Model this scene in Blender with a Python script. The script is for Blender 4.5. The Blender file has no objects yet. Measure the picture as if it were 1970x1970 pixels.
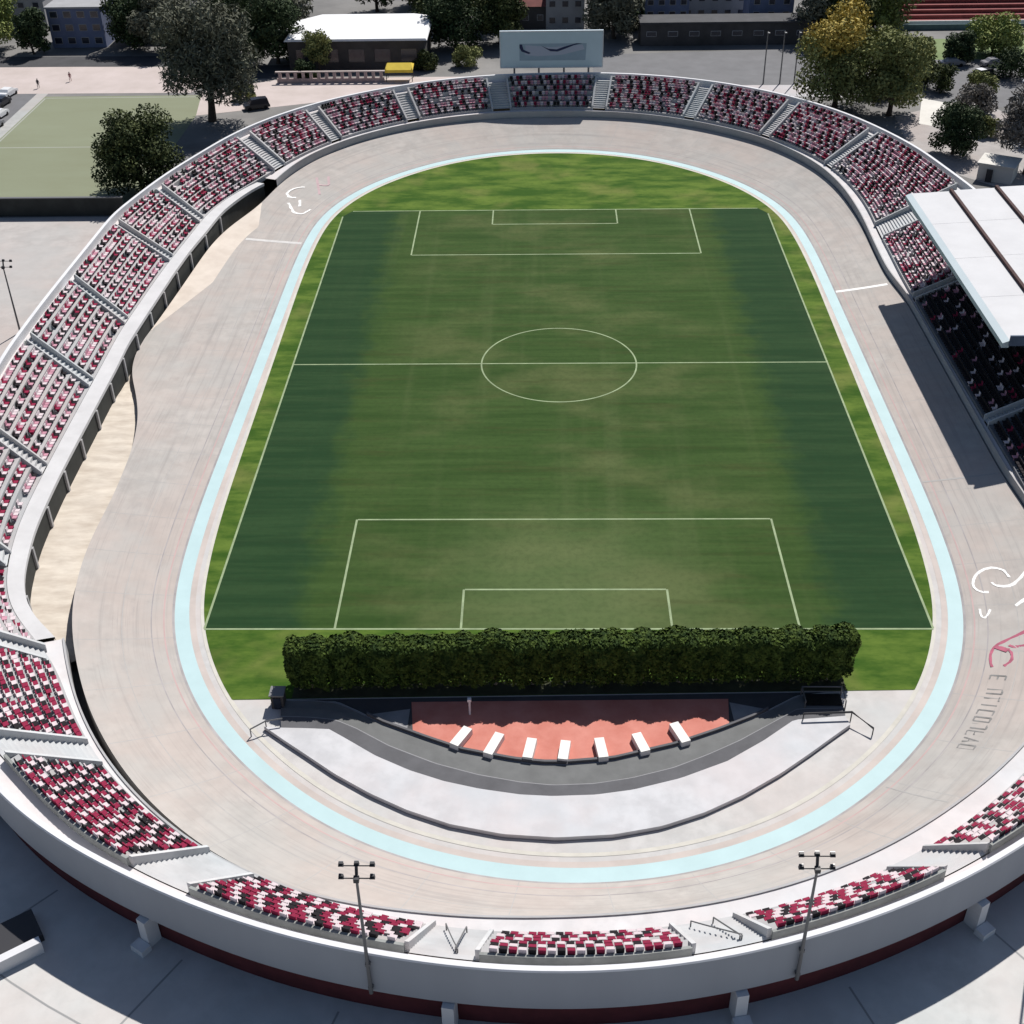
import bpy, math, random
import numpy as np
from mathutils import Vector, Matrix
random.seed(7); RNG = np.random.default_rng(7)
scene = bpy.context.scene
col = scene.collection
R = math.radians

# ------------------------------------------------------------------ helpers
class MB:
    """collects geometry for one mesh object"""
    def __init__(self): self.v = []; self.f = []; self.m = []; self.mi = 0
    def add(self, vs, fs):
        b = len(self.v); self.v.extend([tuple(map(float, p)) for p in vs])
        for f in fs: self.f.append(tuple(i + b for i in f)); self.m.append(self.mi)
    def quad(self, a, b, c, d): self.add([a, b, c, d], [(0, 1, 2, 3)])
    def grid(self, rings, closed=False):
        rows = len(rings); n = len(rings[0]); vs = [p for r in rings for p in r]; fs = []
        for i in range(rows - 1):
            for j in range(n if closed else n - 1):
                k = (j + 1) % n
                fs.append((i * n + j, i * n + k, (i + 1) * n + k, (i + 1) * n + j))
        self.add(vs, fs)
    def box(self, c, s, rz=0.0, taper=1.0):
        cx, cy, cz = c; sx, sy, sz = [k / 2 for k in s]; ca, sa = math.cos(rz), math.sin(rz); vs = []
        for z in (-1, 1):
            t = taper if z > 0 else 1
            for x, y in ((-1, -1), (1, -1), (1, 1), (-1, 1)):
                px, py = x * sx * t, y * sy * t
                vs.append((cx + px * ca - py * sa, cy + px * sa + py * ca, cz + z * sz))
        self.add(vs, [(3, 2, 1, 0), (4, 5, 6, 7), (0, 1, 5, 4), (1, 2, 6, 5), (2, 3, 7, 6), (3, 0, 4, 7)])
    def tube(self, pts, rad, n=8, cap=True):
        pts = [Vector(p) for p in pts]
        if not hasattr(rad, '__len__'): rad = [rad] * len(pts)
        rings = []
        for i, p in enumerate(pts):
            d = (pts[min(i + 1, len(pts) - 1)] - pts[max(i - 1, 0)]).normalized()
            a = d.orthogonal().normalized() if abs(d.z) < .9 else Vector((1, 0, 0)) - d * d.x
            a.normalize(); b = d.cross(a)
            rings.append([p + (a * math.cos(2 * math.pi * k / n) + b * math.sin(2 * math.pi * k / n)) * rad[i] for k in range(n)])
        self.grid(rings, True)
        if cap:
            self.add(rings[0], [tuple(range(n))[::-1]]); self.add(rings[-1], [tuple(range(n))])
    def prism(self, poly, z0, z1):
        n = len(poly)
        vs = [(p[0], p[1], z0) for p in poly] + [(p[0], p[1], z1) for p in poly]
        self.add(vs, [tuple(range(n))[::-1], tuple(range(n, 2 * n))] + [(i, (i + 1) % n, n + (i + 1) % n, n + i) for i in range(n)])
    def build(self, name, mats, parent=None, smooth=False, loc=None, recalc=True):
        me = bpy.data.meshes.new(name); me.from_pydata(self.v, [], self.f)
        if not isinstance(mats, (list, tuple)): mats = [mats]
        for m in mats: me.materials.append(m)
        if max(self.m, default=0) > 0: me.polygons.foreach_set('material_index', self.m)
        if recalc:
            import bmesh
            bm = bmesh.new(); bm.from_mesh(me); bmesh.ops.recalc_face_normals(bm, faces=bm.faces); bm.to_mesh(me); bm.free()
        if smooth: me.polygons.foreach_set('use_smooth', [True] * len(me.polygons))
        me.update()
        o = bpy.data.objects.new(name, me); col.objects.link(o)
        if parent: o.parent = parent
        if loc is not None: o.location = loc
        return o

def tag(o, label, cat, group=None):
    o['label'] = label; o['category'] = cat
    if group: o['group'] = group
    return o
def structure(o): o['kind'] = 'structure'; return o
def empty(name, loc=(0, 0, 0), label=None, cat=None, group=None):
    o = bpy.data.objects.new(name, None); col.objects.link(o); o.location = loc; o.empty_display_size = .3
    if label: tag(o, label, cat, group)
    return o
def copy_tree(src, parent=None):
    c = src.copy(); col.objects.link(c)
    if parent: c.parent = parent
    for ch in list(src.children): copy_tree(ch, c)
    return c

# ------------------------------------------------------------------ materials
def mat(name, color, rough=.85, var=0.0, scale=1.0, metal=0.0, stretch=(1, 1, 1), color2=None, bump=0.0, detail=5, spec=.3):
    m = bpy.data.materials.new(name); m.use_nodes = True
    nt = m.node_tree; bs = nt.nodes['Principled BSDF']
    bs.inputs['Roughness'].default_value = rough; bs.inputs['Metallic'].default_value = metal
    bs.inputs['Specular IOR Level'].default_value = spec
    c = (*color, 1)
    if var or color2:
        tc = nt.nodes.new('ShaderNodeTexCoord'); mp = nt.nodes.new('ShaderNodeMapping'); mp.inputs['Scale'].default_value = stretch
        nz = nt.nodes.new('ShaderNodeTexNoise'); nz.inputs['Scale'].default_value = scale; nz.inputs['Detail'].default_value = detail; nz.inputs['Roughness'].default_value = .62
        rp = nt.nodes.new('ShaderNodeValToRGB'); rp.color_ramp.elements[0].position = .3; rp.color_ramp.elements[1].position = .7
        c2 = color2 if color2 else tuple(min(1, k * (1 + var)) for k in color)
        c1 = color if color2 else tuple(k * (1 - var) for k in color)
        rp.color_ramp.elements[0].color = (*c1, 1); rp.color_ramp.elements[1].color = (*c2, 1)
        nt.links.new(tc.outputs['Object'], mp.inputs['Vector']); nt.links.new(mp.outputs['Vector'], nz.inputs['Vector'])
        nt.links.new(nz.outputs['Fac'], rp.inputs['Fac']); nt.links.new(rp.outputs['Color'], bs.inputs['Base Color'])
        if bump:
            bp = nt.nodes.new('ShaderNodeBump'); bp.inputs['Strength'].default_value = bump; bp.inputs['Distance'].default_value = .1
            nt.links.new(nz.outputs['Fac'], bp.inputs['Height']); nt.links.new(bp.outputs['Normal'], bs.inputs['Normal'])
    else: bs.inputs['Base Color'].default_value = c
    return m
class NT:
    """tiny node-expression helper"""
    def __init__(self, m): self.t = m.node_tree; self.bs = self.t.nodes['Principled BSDF']
    def n(self, typ, **kw):
        nd = self.t.nodes.new(typ)
        for k, v in kw.items(): setattr(nd, k, v)
        return nd
    def link(self, a, b): self.t.links.new(a, b)
    def math(self, op, a, b=None, clamp=False):
        nd = self.n('ShaderNodeMath', operation=op); nd.use_clamp = clamp
        for i, x in enumerate((a, b)):
            if x is None: continue
            if isinstance(x, (int, float)): nd.inputs[i].default_value = x
            else: self.link(x, nd.inputs[i])
        return nd.outputs[0]
    def noise(self, vec, scale, detail=4, rough=.6):
        nd = self.n('ShaderNodeTexNoise'); nd.inputs['Scale'].default_value = scale; nd.inputs['Detail'].default_value = detail; nd.inputs['Roughness'].default_value = rough
        self.link(vec, nd.inputs['Vector']); return nd.outputs['Fac']
    def mapping(self, vec, scale, loc=(0, 0, 0), rot=(0, 0, 0)):
        nd = self.n('ShaderNodeMapping'); nd.inputs['Scale'].default_value = scale; nd.inputs['Location'].default_value = loc; nd.inputs['Rotation'].default_value = rot
        self.link(vec, nd.inputs['Vector']); return nd.outputs['Vector']
    def smooth(self, x, a, b):
        nd = self.n('ShaderNodeMapRange', interpolation_type='SMOOTHSTEP'); self.link(x, nd.inputs['Value'])
        nd.inputs['From Min'].default_value = a; nd.inputs['From Max'].default_value = b; return nd.outputs['Result']
    def mix(self, fac, a, b):
        nd = self.n('ShaderNodeMix', data_type='RGBA')
        if isinstance(fac, (int, float)): nd.inputs[0].default_value = fac
        else: self.link(fac, nd.inputs[0])
        for i, x in ((6, a), (7, b)):
            if isinstance(x, tuple): nd.inputs[i].default_value = (*x, 1)
            else: self.link(x, nd.inputs[i])
        return nd.outputs[2]
    def xyz(self, vec):
        nd = self.n('ShaderNodeSeparateXYZ'); self.link(vec, nd.inputs[0]); return nd.outputs
    def obj(self): return self.n('ShaderNodeTexCoord').outputs['Object']
def blank(name, rough=.9, spec=.25):
    m = bpy.data.materials.new(name); m.use_nodes = True; t = NT(m)
    t.bs.inputs['Roughness'].default_value = rough; t.bs.inputs['Specular IOR Level'].default_value = spec
    return m, t

def pitch_material():
    m, t = blank('pitch_turf', .95, .1); v = t.obj(); X, Y, Z = t.xyz(v)
    streak = t.noise(t.mapping(v, (.045, .62, 1)), 1.0, 6, .68)
    blot = t.noise(t.mapping(v, (.6, 1, 1)), .09, 4)
    fine = t.noise(v, 1.6, 3)
    cols = t.noise(t.mapping(v, (.5, .02, 1)), .55, 3)
    c = t.mix(t.smooth(streak, .28, .75), (.025, .054, .012), (.046, .083, .022))
    # worn yellowish turf: goal mouth, centre
    ay = t.math('ABSOLUTE', X); worn = t.math('MULTIPLY', t.smooth(blot, .44, .66), t.math('SUBTRACT', 1.0, t.smooth(ay, 12, 24)))
    c = t.mix(t.math('MULTIPLY', worn, .62), c, (.1, .115, .045))
    c = t.mix(t.math('MULTIPLY', t.smooth(cols, .5, .75), .28), c, (.09, .115, .045))
    gm = t.math('MULTIPLY', t.math('SUBTRACT', 1.0, t.smooth(ay, 2, 17)), t.math('SUBTRACT', 1.0, t.smooth(Y, -44, -24)))
    c = t.mix(t.math('MULTIPLY', t.smooth(t.noise(t.mapping(v, (.12, .9, 1), (5, 3, 0)), .6, 5, .7), .5, .72), .5), c, (.045, .05, .016))
    c = t.mix(t.math('MULTIPLY', gm, .5), c, (.115, .15, .062))
    # darker watered edge strips along both touchlines
    wob = t.math('MULTIPLY', t.math('SUBTRACT', t.noise(t.mapping(v, (.3, .3, 1)), 1.0, 3), .5), 6.0)
    e = t.smooth(t.math('ADD', ay, wob), 21.6, 25.2)
    dk = t.mix(t.smooth(streak, .4, .65), (.009, .034, .015), (.017, .046, .02))
    c = t.mix(t.math('MULTIPLY', e, .74), c, dk)
    c = t.mix(t.math('MULTIPLY', t.math('SUBTRACT', 1.0, t.smooth(fine, .3, .6)), .18), c, (.015, .03, .01))
    t.link(c, t.bs.inputs['Base Color']); return m
def grass_material():
    m, t = blank('infield_grass', .95, .1); v = t.obj()
    a = t.noise(t.mapping(v, (.35, 1, 1)), .35, 5, .65); b = t.noise(v, 1.3, 4); d = t.noise(v, .1, 3)
    c = t.mix(t.smooth(a, .35, .68), (.03, .075, .009), (.1, .155, .026))
    c = t.mix(t.math('MULTIPLY', t.smooth(d, .5, .68), .55), c, (.16, .17, .05))
    c = t.mix(t.math('MULTIPLY', t.smooth(b, .5, .75), .35), c, (.025, .06, .01))
    t.link(c, t.bs.inputs['Base Color']); return m
def concrete_material(name, base, warm=.03, joints=0.0, stain=.3, stretch=(1, 1, 1)):
    m, t = blank(name, .88, .25); v = t.obj()
    big = t.noise(t.mapping(v, stretch), .07, 5, .6); mid = t.noise(v, .5, 5, .65); fine = t.noise(v, 4, 3)
    hi = tuple(min(.9, k * 1.09) for k in base); lo = tuple(k * .88 for k in base)
    pink = (base[0] * 1.07, base[1] * .97, base[2] * .94)
    grey = (base[0] * .95, base[1] * 1.0, base[2] * 1.02)
    c = t.mix(t.smooth(mid, .3, .7), lo, hi)
    c = t.mix(t.math('MULTIPLY', t.smooth(big, .38, .62), .6), c, pink)
    c = t.mix(t.math('MULTIPLY', t.smooth(t.noise(t.mapping(v, (1, 1, 1), (31, 7, 0)), .11, 4), .45, .65), .55), c, grey)
    c = t.mix(t.math('MULTIPLY', t.smooth(t.noise(t.mapping(v, (1, 1, 1), (3, 57, 0)), .3, 6, .7), .58, .78), stain), c, tuple(k * .62 for k in base))
    c = t.mix(t.math('MULTIPLY', t.smooth(fine, .55, .8), .14), c, tuple(k * .7 for k in base))
    t.link(c, t.bs.inputs['Base Color']); return m

M = {}
def track_material():
    m = concrete_material('track_concrete', (.385, .358, .335), stain=.4); t = NT(m); old = t.bs.inputs['Base Color'].links[0].from_socket
    uv = t.n('ShaderNodeUVMap').outputs['UV']
    a = t.noise(t.mapping(uv, (1.6, .035, 1)), 1.0, 5, .7); b = t.noise(t.mapping(uv, (5, .12, 1), (9, 2, 0)), 1.0, 4, .65); d = t.noise(t.mapping(uv, (.5, .16, 1), (4, 40, 0)), 1.0, 5, .7)
    c = t.mix(t.math('MULTIPLY', t.smooth(a, .48, .72), .5), old, (.26, .245, .235))
    c = t.mix(t.math('MULTIPLY', t.smooth(b, .55, .75), .4), c, (.24, .225, .215))
    c = t.mix(t.math('MULTIPLY', t.smooth(d, .55, .8), .5), c, (.27, .26, .255))
    t.link(c, t.bs.inputs['Base Color']); return m
M['track'] = track_material()
M['track_side'] = mat('track_edge_concrete', (.2, .19, .18), var=.2, scale=.8)
M['apron'] = concrete_material('apron_concrete', (.47, .46, .45), stain=.15)
M['cream'] = mat('cream_strip', (.5, .48, .43), var=.1, scale=.6)
M['salmon'] = mat('salmon_strip', (.46, .405, .375), var=.12, scale=.25)
M['band'] = mat('pale_blue_band', (.4, .535, .55), rough=.7, var=.05, scale=.3)
M['line_grey'] = mat('line_grey', (.3, .28, .28), var=.2, scale=.4)
M['line_red'] = mat('line_red', (.42, .3, .29), var=.1, scale=.3)
M['white_paint'] = mat('white_paint', (.78, .77, .75), var=.06, scale=1.5)
M['faded_white'] = mat('faded_white_paint', (.52, .505, .49), var=.1, scale=1.5)
M['red_paint'] = mat('faded_crimson_paint', (.36, .1, .15), var=.25, scale=1.2)
M['faded_red'] = mat('faded_pink_paint', (.45, .33, .34), var=.1, scale=1.2)
M['dark_paint'] = mat('grey_letter_paint', (.19, .185, .18), var=.35, scale=1.5)
M['faded_dark'] = mat('faded_grey_paint', (.34, .33, .32), var=.1, scale=1.5)
M['pitch_line'] = mat('pitch_line_paint', (.24, .3, .17), var=.25, scale=.6)
M['pitch'] = pitch_material(); M['grass'] = grass_material()
M['stand'] = concrete_material('terrace_concrete', (.38, .38, .385), stain=.3)
M['stand_shade'] = mat('terrace_roof_shade', (.14, .145, .16), var=.15, scale=.5)  # terrace concrete darkened, shade under the grandstand roof put into its colour
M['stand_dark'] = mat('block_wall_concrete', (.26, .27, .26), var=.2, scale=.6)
M['aisle'] = concrete_material('aisle_concrete', (.46, .468, .475), stain=.2)
M['rim'] = mat('rim_white_paint', (.6, .6, .62), rough=.7, var=.08, scale=.35)
M['facade'] = mat('facade_grey_paint', (.3, .315, .35), rough=.8, var=.06, scale=.2, stretch=(1, 1, .2))
M['walk'] = concrete_material('walkway_concrete', (.56, .545, .55), stain=.2)
M['maroon'] = mat('maroon_wall', (.085, .018, .022), var=.25, scale=.6)
M['soffit'] = mat('soffit_concrete', (.25, .25, .26), var=.15, scale=.6)
M['cap'] = mat('white_wall_cap', (.52, .515, .52), var=.07, scale=.5)
M['dark_wall'] = mat('dark_grey_wall', (.034, .036, .034), var=.25, scale=.5)
M['rubble'] = mat('sandy_rubble', (.42, .36, .3), color2=(.62, .56, .48), scale=.5, bump=.15, stretch=(.5, 1.6, 1), detail=6)
M['sand'] = mat('sand_apron', (.5, .43, .37), color2=(.62, .55, .48), scale=.3)
M['plaza'] = concrete_material('plaza_paving', (.5, .5, .49), stain=.35)
M['joint'] = mat('paving_joint', (.27, .27, .27))
M['ground'] = mat('city_ground', (.1, .098, .096), color2=(.22, .212, .205), scale=.06, detail=9)
M['asphalt'] = mat('asphalt', (.135, .135, .142), var=.12, scale=.3)
M['dark_asphalt'] = mat('dark_road', (.055, .055, .06), var=.2, scale=.4)
M['pink_pave'] = mat('pinkish_paving', (.42, .36, .335), color2=(.5, .43, .41), scale=.2)
M['court'] = mat('artificial_turf', (.175, .185, .115), color2=(.205, .225, .15), scale=.08, stretch=(.4, 1, 1))
M['court_line'] = mat('turf_line', (.3, .31, .27))
M['lawn'] = mat('far_lawn', (.1, .15, .05), color2=(.17, .22, .09), scale=.12)
M['deck_red'] = mat('red_roof_deck', (.44, .14, .105), color2=(.56, .23, .185), scale=.35)
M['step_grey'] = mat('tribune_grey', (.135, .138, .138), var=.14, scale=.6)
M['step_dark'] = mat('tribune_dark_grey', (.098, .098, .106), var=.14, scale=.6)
M['nosing'] = mat('step_nosing', (.24, .24, .25), var=.1)
M['slab'] = concrete_material('white_slab', (.5, .5, .515), stain=.06)
M['club'] = mat('shaded_grey_render', (.3, .305, .31), var=.15, scale=.5)
M['club_dark'] = mat('window_band', (.1, .1, .11), var=.2, rough=.5)
M['block'] = mat('white_roof_block', (.72, .71, .68), var=.06, scale=.8)
M['glass'] = mat('dark_glass', (.02, .025, .04), rough=.15, spec=.5)
M['steel'] = mat('grey_steel', (.16, .16, .165), rough=.5, metal=.4)
M['steel_dark'] = mat('dark_steel', (.035, .035, .04), rough=.5)
M['roof'] = mat('white_roof_sheet', (.46, .46, .475), var=.06, scale=.3, rough=.6)
M['roof_edge'] = mat('pale_blue_fascia', (.46, .53, .56), rough=.6, var=.04, scale=.3)
M['roof_dark'] = mat('brown_gutter', (.06, .03, .028), var=.2)
M['roof_under'] = mat('blue_grey_truss', (.1, .13, .19), var=.2)
M['screen'] = mat('pale_blue_panel', (.5, .6, .68), rough=.5, var=.04, scale=.3)
M['screen_mid'] = mat('slate_blue_print', (.3, .38, .47), rough=.5, var=.06)
M['screen_lilac'] = mat('lilac_print', (.42, .44, .55), rough=.5)
M['screen_navy'] = mat('navy_print', (.025, .03, .09), rough=.5)
M['seat_red'] = mat('crimson_plastic', (.235, .02, .055), rough=.8, spec=.12, var=.12, scale=3)
M['seat_white'] = mat('white_plastic', (.58, .5, .52), rough=.8, spec=.12, var=.06, scale=3)
M['seat_black'] = mat('black_plastic', (.02, .017, .02), rough=.8, spec=.12)
M['bark'] = mat('bark', (.055, .042, .032), var=.35, scale=2)
M['pale_bark'] = mat('pale_bark', (.2, .18, .15), var=.3, scale=2)
M['black'] = mat('black_paint', (.012, .012, .014), rough=.3, spec=.5)
M['rubber'] = mat('tyre_rubber', (.012, .012, .012))
M['car_white'] = mat('white_car_paint', (.72, .72, .73), rough=.25, spec=.5)
M['car_dark'] = mat('dark_car_paint', (.02, .021, .028), rough=.22, spec=.5)
M['car_grey'] = mat('grey_car_paint', (.22, .22, .24), rough=.25, spec=.5)
M['lamp'] = mat('lamp_glass', (.35, .35, .36), rough=.25)
M['yellow'] = mat('yellow_canvas', (.68, .5, .06), var=.1, scale=1)
M['skin'] = mat('skin', (.32, .19, .13)); M['cloth_dark'] = mat('dark_cloth', (.03, .03, .04)); M['cloth_pink'] = mat('pinkish_cloth', (.35, .18, .18))
M['white_hall'] = mat('white_hall_roof', (.72, .72, .73), var=.03, scale=.4)
M['navy_wall'] = mat('blue_grey_wall', (.13, .155, .25), var=.2, scale=.25)
M['dark_build'] = mat('dark_building_wall', (.06, .056, .056), var=.3, scale=.3)
M['grey_wall'] = mat('pale_grey_wall', (.3, .3, .31), var=.1, scale=.4)
M['tile_roof'] = mat('red_brown_roof', (.16, .05, .045), var=.25, scale=.6)
M['red_stand'] = mat('dark_red_stand', (.2, .05, .05), var=.2, scale=.6)
M['teal'] = mat('teal_wall', (.1, .16, .16), var=.15)
M['pink_post'] = mat('pinkish_post', (.4, .31, .3), var=.15)
M['tan'] = mat('tan_wall', (.58, .56, .52), var=.08, scale=.5)

def leaf_mat(name, dark, light, scale=.5):
    m, t = blank(name, .8, .15); v = t.obj()
    c = t.mix(t.smooth(t.noise(v, scale, 3), .36, .66), dark, light)
    t.link(c, t.bs.inputs['Base Color']); return m
M['leaf_hedge'] = leaf_mat('hedge_leaf', (.018, .038, .007), (.075, .112, .02), 1.3)
M['leaf_dark'] = leaf_mat('dark_leaf', (.025, .038, .014), (.085, .1, .035), .5)
M['leaf_evergreen'] = leaf_mat('evergreen_leaf', (.02, .036, .016), (.06, .085, .036), .6)
M['leaf_olive'] = leaf_mat('olive_leaf', (.13, .145, .05), (.27, .28, .11), .35)
M['leaf_yellow'] = leaf_mat('yellow_leaf', (.28, .22, .05), (.5, .38, .1), .5)
M['leaf_light'] = leaf_mat('light_leaf', (.15, .19, .05), (.3, .33, .11), .4)
M['twig'] = leaf_mat('grey_twig', (.075, .078, .055), (.165, .17, .125), .5)
M['twig_pale'] = leaf_mat('pale_twig', (.1, .09, .08), (.2, .185, .17), .5)

# ------------------------------------------------------------------ the oval
QP = [(35.5,0),(35.5,15),(35.5,28),(35.3,36),(34.7,44),(33.4,49.6),(31.2,54.9),(28.4,59.7),(24.7,64.1),(20.3,68.2),(15.6,71.3),(10.9,73.3),(5.5,74.7),(0,75.15)]
def make_oval(n=1440):
    P = QP + [(-x, y) for x, y in QP[-2::-1]] + [(-x, -y) for x, y in QP[1:]] + [(x, -y) for x, y in QP[-2:0:-1]]
    P = np.array(P, float); C = np.vstack([P, P[:1]]); d = np.r_[0, np.cumsum(np.hypot(*np.diff(C, axis=0).T))]
    s = np.linspace(0, d[-1], n, endpoint=False)
    X = np.c_[np.interp(s, d, C[:, 0]), np.interp(s, d, C[:, 1])]
    k = np.exp(-.5 * (np.arange(-40, 41) / 14.) ** 2); k /= k.sum()
    for c in range(2): X[:, c] = np.convolve(np.r_[X[-40:, c], X[:, c], X[:40, c]], k, 'valid')
    T = np.roll(X, -1, 0) - np.roll(X, 1, 0); T /= np.linalg.norm(T, axis=1)[:, None]
    return X, np.c_[T[:, 1], -T[:, 0]]
OX, ON = make_oval(); LEN = 378.67; QL = LEN / 4; NS = len(OX)
def base(s):
    f = (s / LEN * NS) % NS; i = int(f); k = (i + 1) % NS; t = f - i
    p = OX[i] * (1 - t) + OX[k] * t; n = ON[i] * (1 - t) + ON[k] * t
    return p, n / np.linalg.norm(n)
class Table:
    """closed (offset, z) profile round the oval; quadrant lists (q, off, z), q = arc length from the straight's middle"""
    def __init__(self, FR, FL, NL, NR, sm=2.2):
        pts = []
        for quad, lst in enumerate((FR, FL, NL, NR)):
            for q, o, z in lst: pts.append(((quad * QL + q) if quad % 2 == 0 else ((quad + 1) * QL - q), o, z))
        pts.sort(); s = np.array([p[0] for p in pts])
        g = np.arange(0, LEN, LEN / NS)[:NS]; k = np.exp(-.5 * (np.arange(-60, 61) * (LEN / NS) / sm) ** 2); k /= k.sum()
        self.a = []
        for c in (1, 2):
            v = np.interp(g, np.r_[s - LEN, s, s + LEN], np.tile([p[c] for p in pts], 3))
            self.a.append(np.convolve(np.r_[v[-60:], v, v[:60]], k, 'valid'))
    def __call__(self, s):
        f = (s / LEN * NS) % NS; i = int(f); k = (i + 1) % NS; t = f - i
        return self.a[0][i] * (1 - t) + self.a[0][k] * t, self.a[1][i] * (1 - t) + self.a[1][k] * t
def pt(s, off, z):
    p, n = base(s); return (p[0] + n[0] * off, p[1] + n[1] * off, z)

TRK = Table([(0,8.4,1.2),(14,8.4,1.2),(22,7.5,1.2),(30,7.7,1.3),(44,8.6,1.6),(54.7,10.1,2.15),(65.2,11.2,2.35),(74.2,11.0,2.4),(83.6,10.9,2.4),(94.6,10.1,2.4)],
            [(94,10.1,2.4),(85.5,10.7,2.4),(76,11.3,2.4),(68.5,11.5,2.4),(61,11.4,2.2),(55,10.8,2.0),(49,10.2,1.7),(47,9.8,1.6),(44,10.3,1.4),(40,12.2,1.0),(34,13.2,.9),(22,14.0,.7),(11,14.8,.6),(4,15.6,.5)],
            [(0,15.2,.5),(3,14.6,.6),(8,12.6,.8),(14,10.7,1),(21,9.6,1.1),(29,9.2,1.2),(38,9.5,1.4),(46,9.1,1.8),(52.4,8.6,2.1),(61,8.6,2.6),(68,8.8,2.9),(74.6,8.7,3.1),(80.8,8.0,3.3),(85.9,7.0,3.35),(94.6,6.0,3.4)],
            [(94,6.0,3.4),(88.3,5.9,3.4),(82,6.0,3.3),(76.3,6.2,3.1),(70,6.6,2.9),(62,7.5,2.6),(54,8.3,2.2),(47,8.7,1.8),(33,9,1.3),(26,8.4,1.2),(5,8.4,1.2)])
RIM = Table([(0,23.5,9),(18,22.6,8.7),(32.9,21.4,8.5),(41.4,20.4,8.2),(51.8,19.9,8),(61.8,20,8),(69.7,19.8,8),(77.3,19.1,8),(85.2,18.3,8),(94.6,17.2,8)],
            [(94,17.2,8),(86,17.6,8),(77.3,17.9,8),(66.5,19.0,8),(56.3,19.6,8),(47.6,19.8,8),(39.7,21.7,8),(27,23.8,8.3),(10,23.8,8.8),(3,23.8,9)],
            [(3,23.9,9),(13,23.9,9),(33,22.3,9),(48,19.8,9),(58,18.4,9),(66.6,17.7,9),(71,16.9,9),(73.3,16.3,9),(77.4,15.5,9),(81.4,15,9),(86.5,14.4,9),(94.6,14,9)],
            [(94,14,9),(88.3,13.7,9),(83.5,13.5,9),(79.7,13.5,9),(73.3,13.8,9),(66.6,14.6,9),(57.8,16.2,9),(50,18,9),(40,19.8,9),(30,21.3,9),(3,23.5,9)])
FRT = Table([(0,8.9,2.4),(20,8.9,2.4),(33,9.2,2.6),(45,10.2,3.1),(55,11.3,3.6),(66.5,12.0,3.8),(77,11.8,3.8),(86,11.6,3.8),(94.6,11.2,3.8)],
            [(94,11.2,3.8),(87,11.9,3.8),(78.7,12.3,3.8),(66.8,12.5,3.8),(57,12.0,3.7),(51,12.4,3.2),(47,13.8,2.9),(40,15.3,2.9),(33,15.5,2.9),(20,16.5,2.9),(3,17.2,2.9)],
            [(3,17.0,2.9),(19,16.6,2.9),(36,16.1,2.9),(43,15.2,2.9),(46.5,14.2,2.9),(49.5,11.6,2.9),(52.5,10.1,3.0),(57,9.8,3.3),(61,9.9,3.6),(68,9.9,4.0),(77,9.1,4.2),(86.5,8.4,4.25),(94.6,7.8,4.3)],
            [(94,7.8,4.3),(85.5,7.7,4.2),(76,8.2,4.2),(70,8.5,4.1),(62,9.2,4.0),(55,9.9,3.8),(45,10.1,3.2),(33,9.2,2.5),(3,8.9,2.4)])
WALL = Table([(0,15.5,2.8)], [(60,9.4,2.6),(52,11.2,2.7),(48,12.2,2.8),(40.8,13.45,2.8),(33.7,13.75,2.8),(27,14.4,2.8),(20,14.8,2.8),(6,15.3,2.8)],
             [(0,15.45,2.8),(5,15.2,2.8),(19,14.9,2.8),(28,14.7,2.8),(36.6,14.4,2.8),(42,13.8,2.8),(44.4,13.35,2.8),(47,12.3,2.8),(50,9.9,2.7),(54,8.7,2.6)], [(0,15.5,2.8)], sm=1.2)
def ZB(s): return RIM(s)[1] - .8     # top of the seating
def ZW(s): return RIM(s)[1] - 1.0    # walkway behind it
def back_off(s): return RIM(s)[0] - 1.35 - .75 * math.exp(-((s % LEN - 254.5) / 6.0) ** 2)
def rng(s0, s1, step=1.0):
    n = max(2, int(math.ceil((s1 - s0) / step)) + 1)
    return [s0 + (s1 - s0) * i / (n - 1) for i in range(n)]
FULL = [LEN * i / 480 for i in range(480)]
SUB = np.arange(0, NS, 4)
def surf(x, y):
    """height of the banked track under (x, y)"""
    d = np.array([x, y]) - OX[SUB]; n = ON[SUB]; t = (d * n).sum(1); perp = np.abs(d[:, 0] * n[:, 1] - d[:, 1] * n[:, 0]); perp[t < -3] = 1e9
    i = int(perp.argmin()); s = SUB[i] / NS * LEN; to, tz = TRK(s); return bank(t[i], to, tz)
def bank(t, to, tz):
    u = max(0.0, (t - .65) / (to - .65)); return .05 + (tz - .05) * (.82 * u + .18 * u * u)

# ------------------------------------------------------------------ ground, plaza
PZ = 3.0
mb = MB(); inner = [pt(s, RIM(s)[0] - 1.0, PZ) for s in FULL]
def far_ring(r):
    out = []
    for p in inner:
        a = math.atan2(p[1], p[0]); out.append((r * math.cos(a), r * math.sin(a), PZ))
    return out
mb.grid([inner, [(p[0] * 1.5, p[1] * 1.5, PZ) for p in inner], far_ring(320), far_ring(1600)], True)
structure(mb.build('ground', M['ground']))
# ground under the bowl
mb = MB(); mb.add([pt(s, RIM(s)[0] - .9, -1.0) for s in FULL], [tuple(range(len(FULL)))]); structure(mb.build('ground', M['track_side']))
def sheet(name, poly, m, z):
    b = MB(); b.add([(x, y, z) for x, y in poly], [tuple(range(len(poly)))]); return structure(b.build(name, m))
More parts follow.
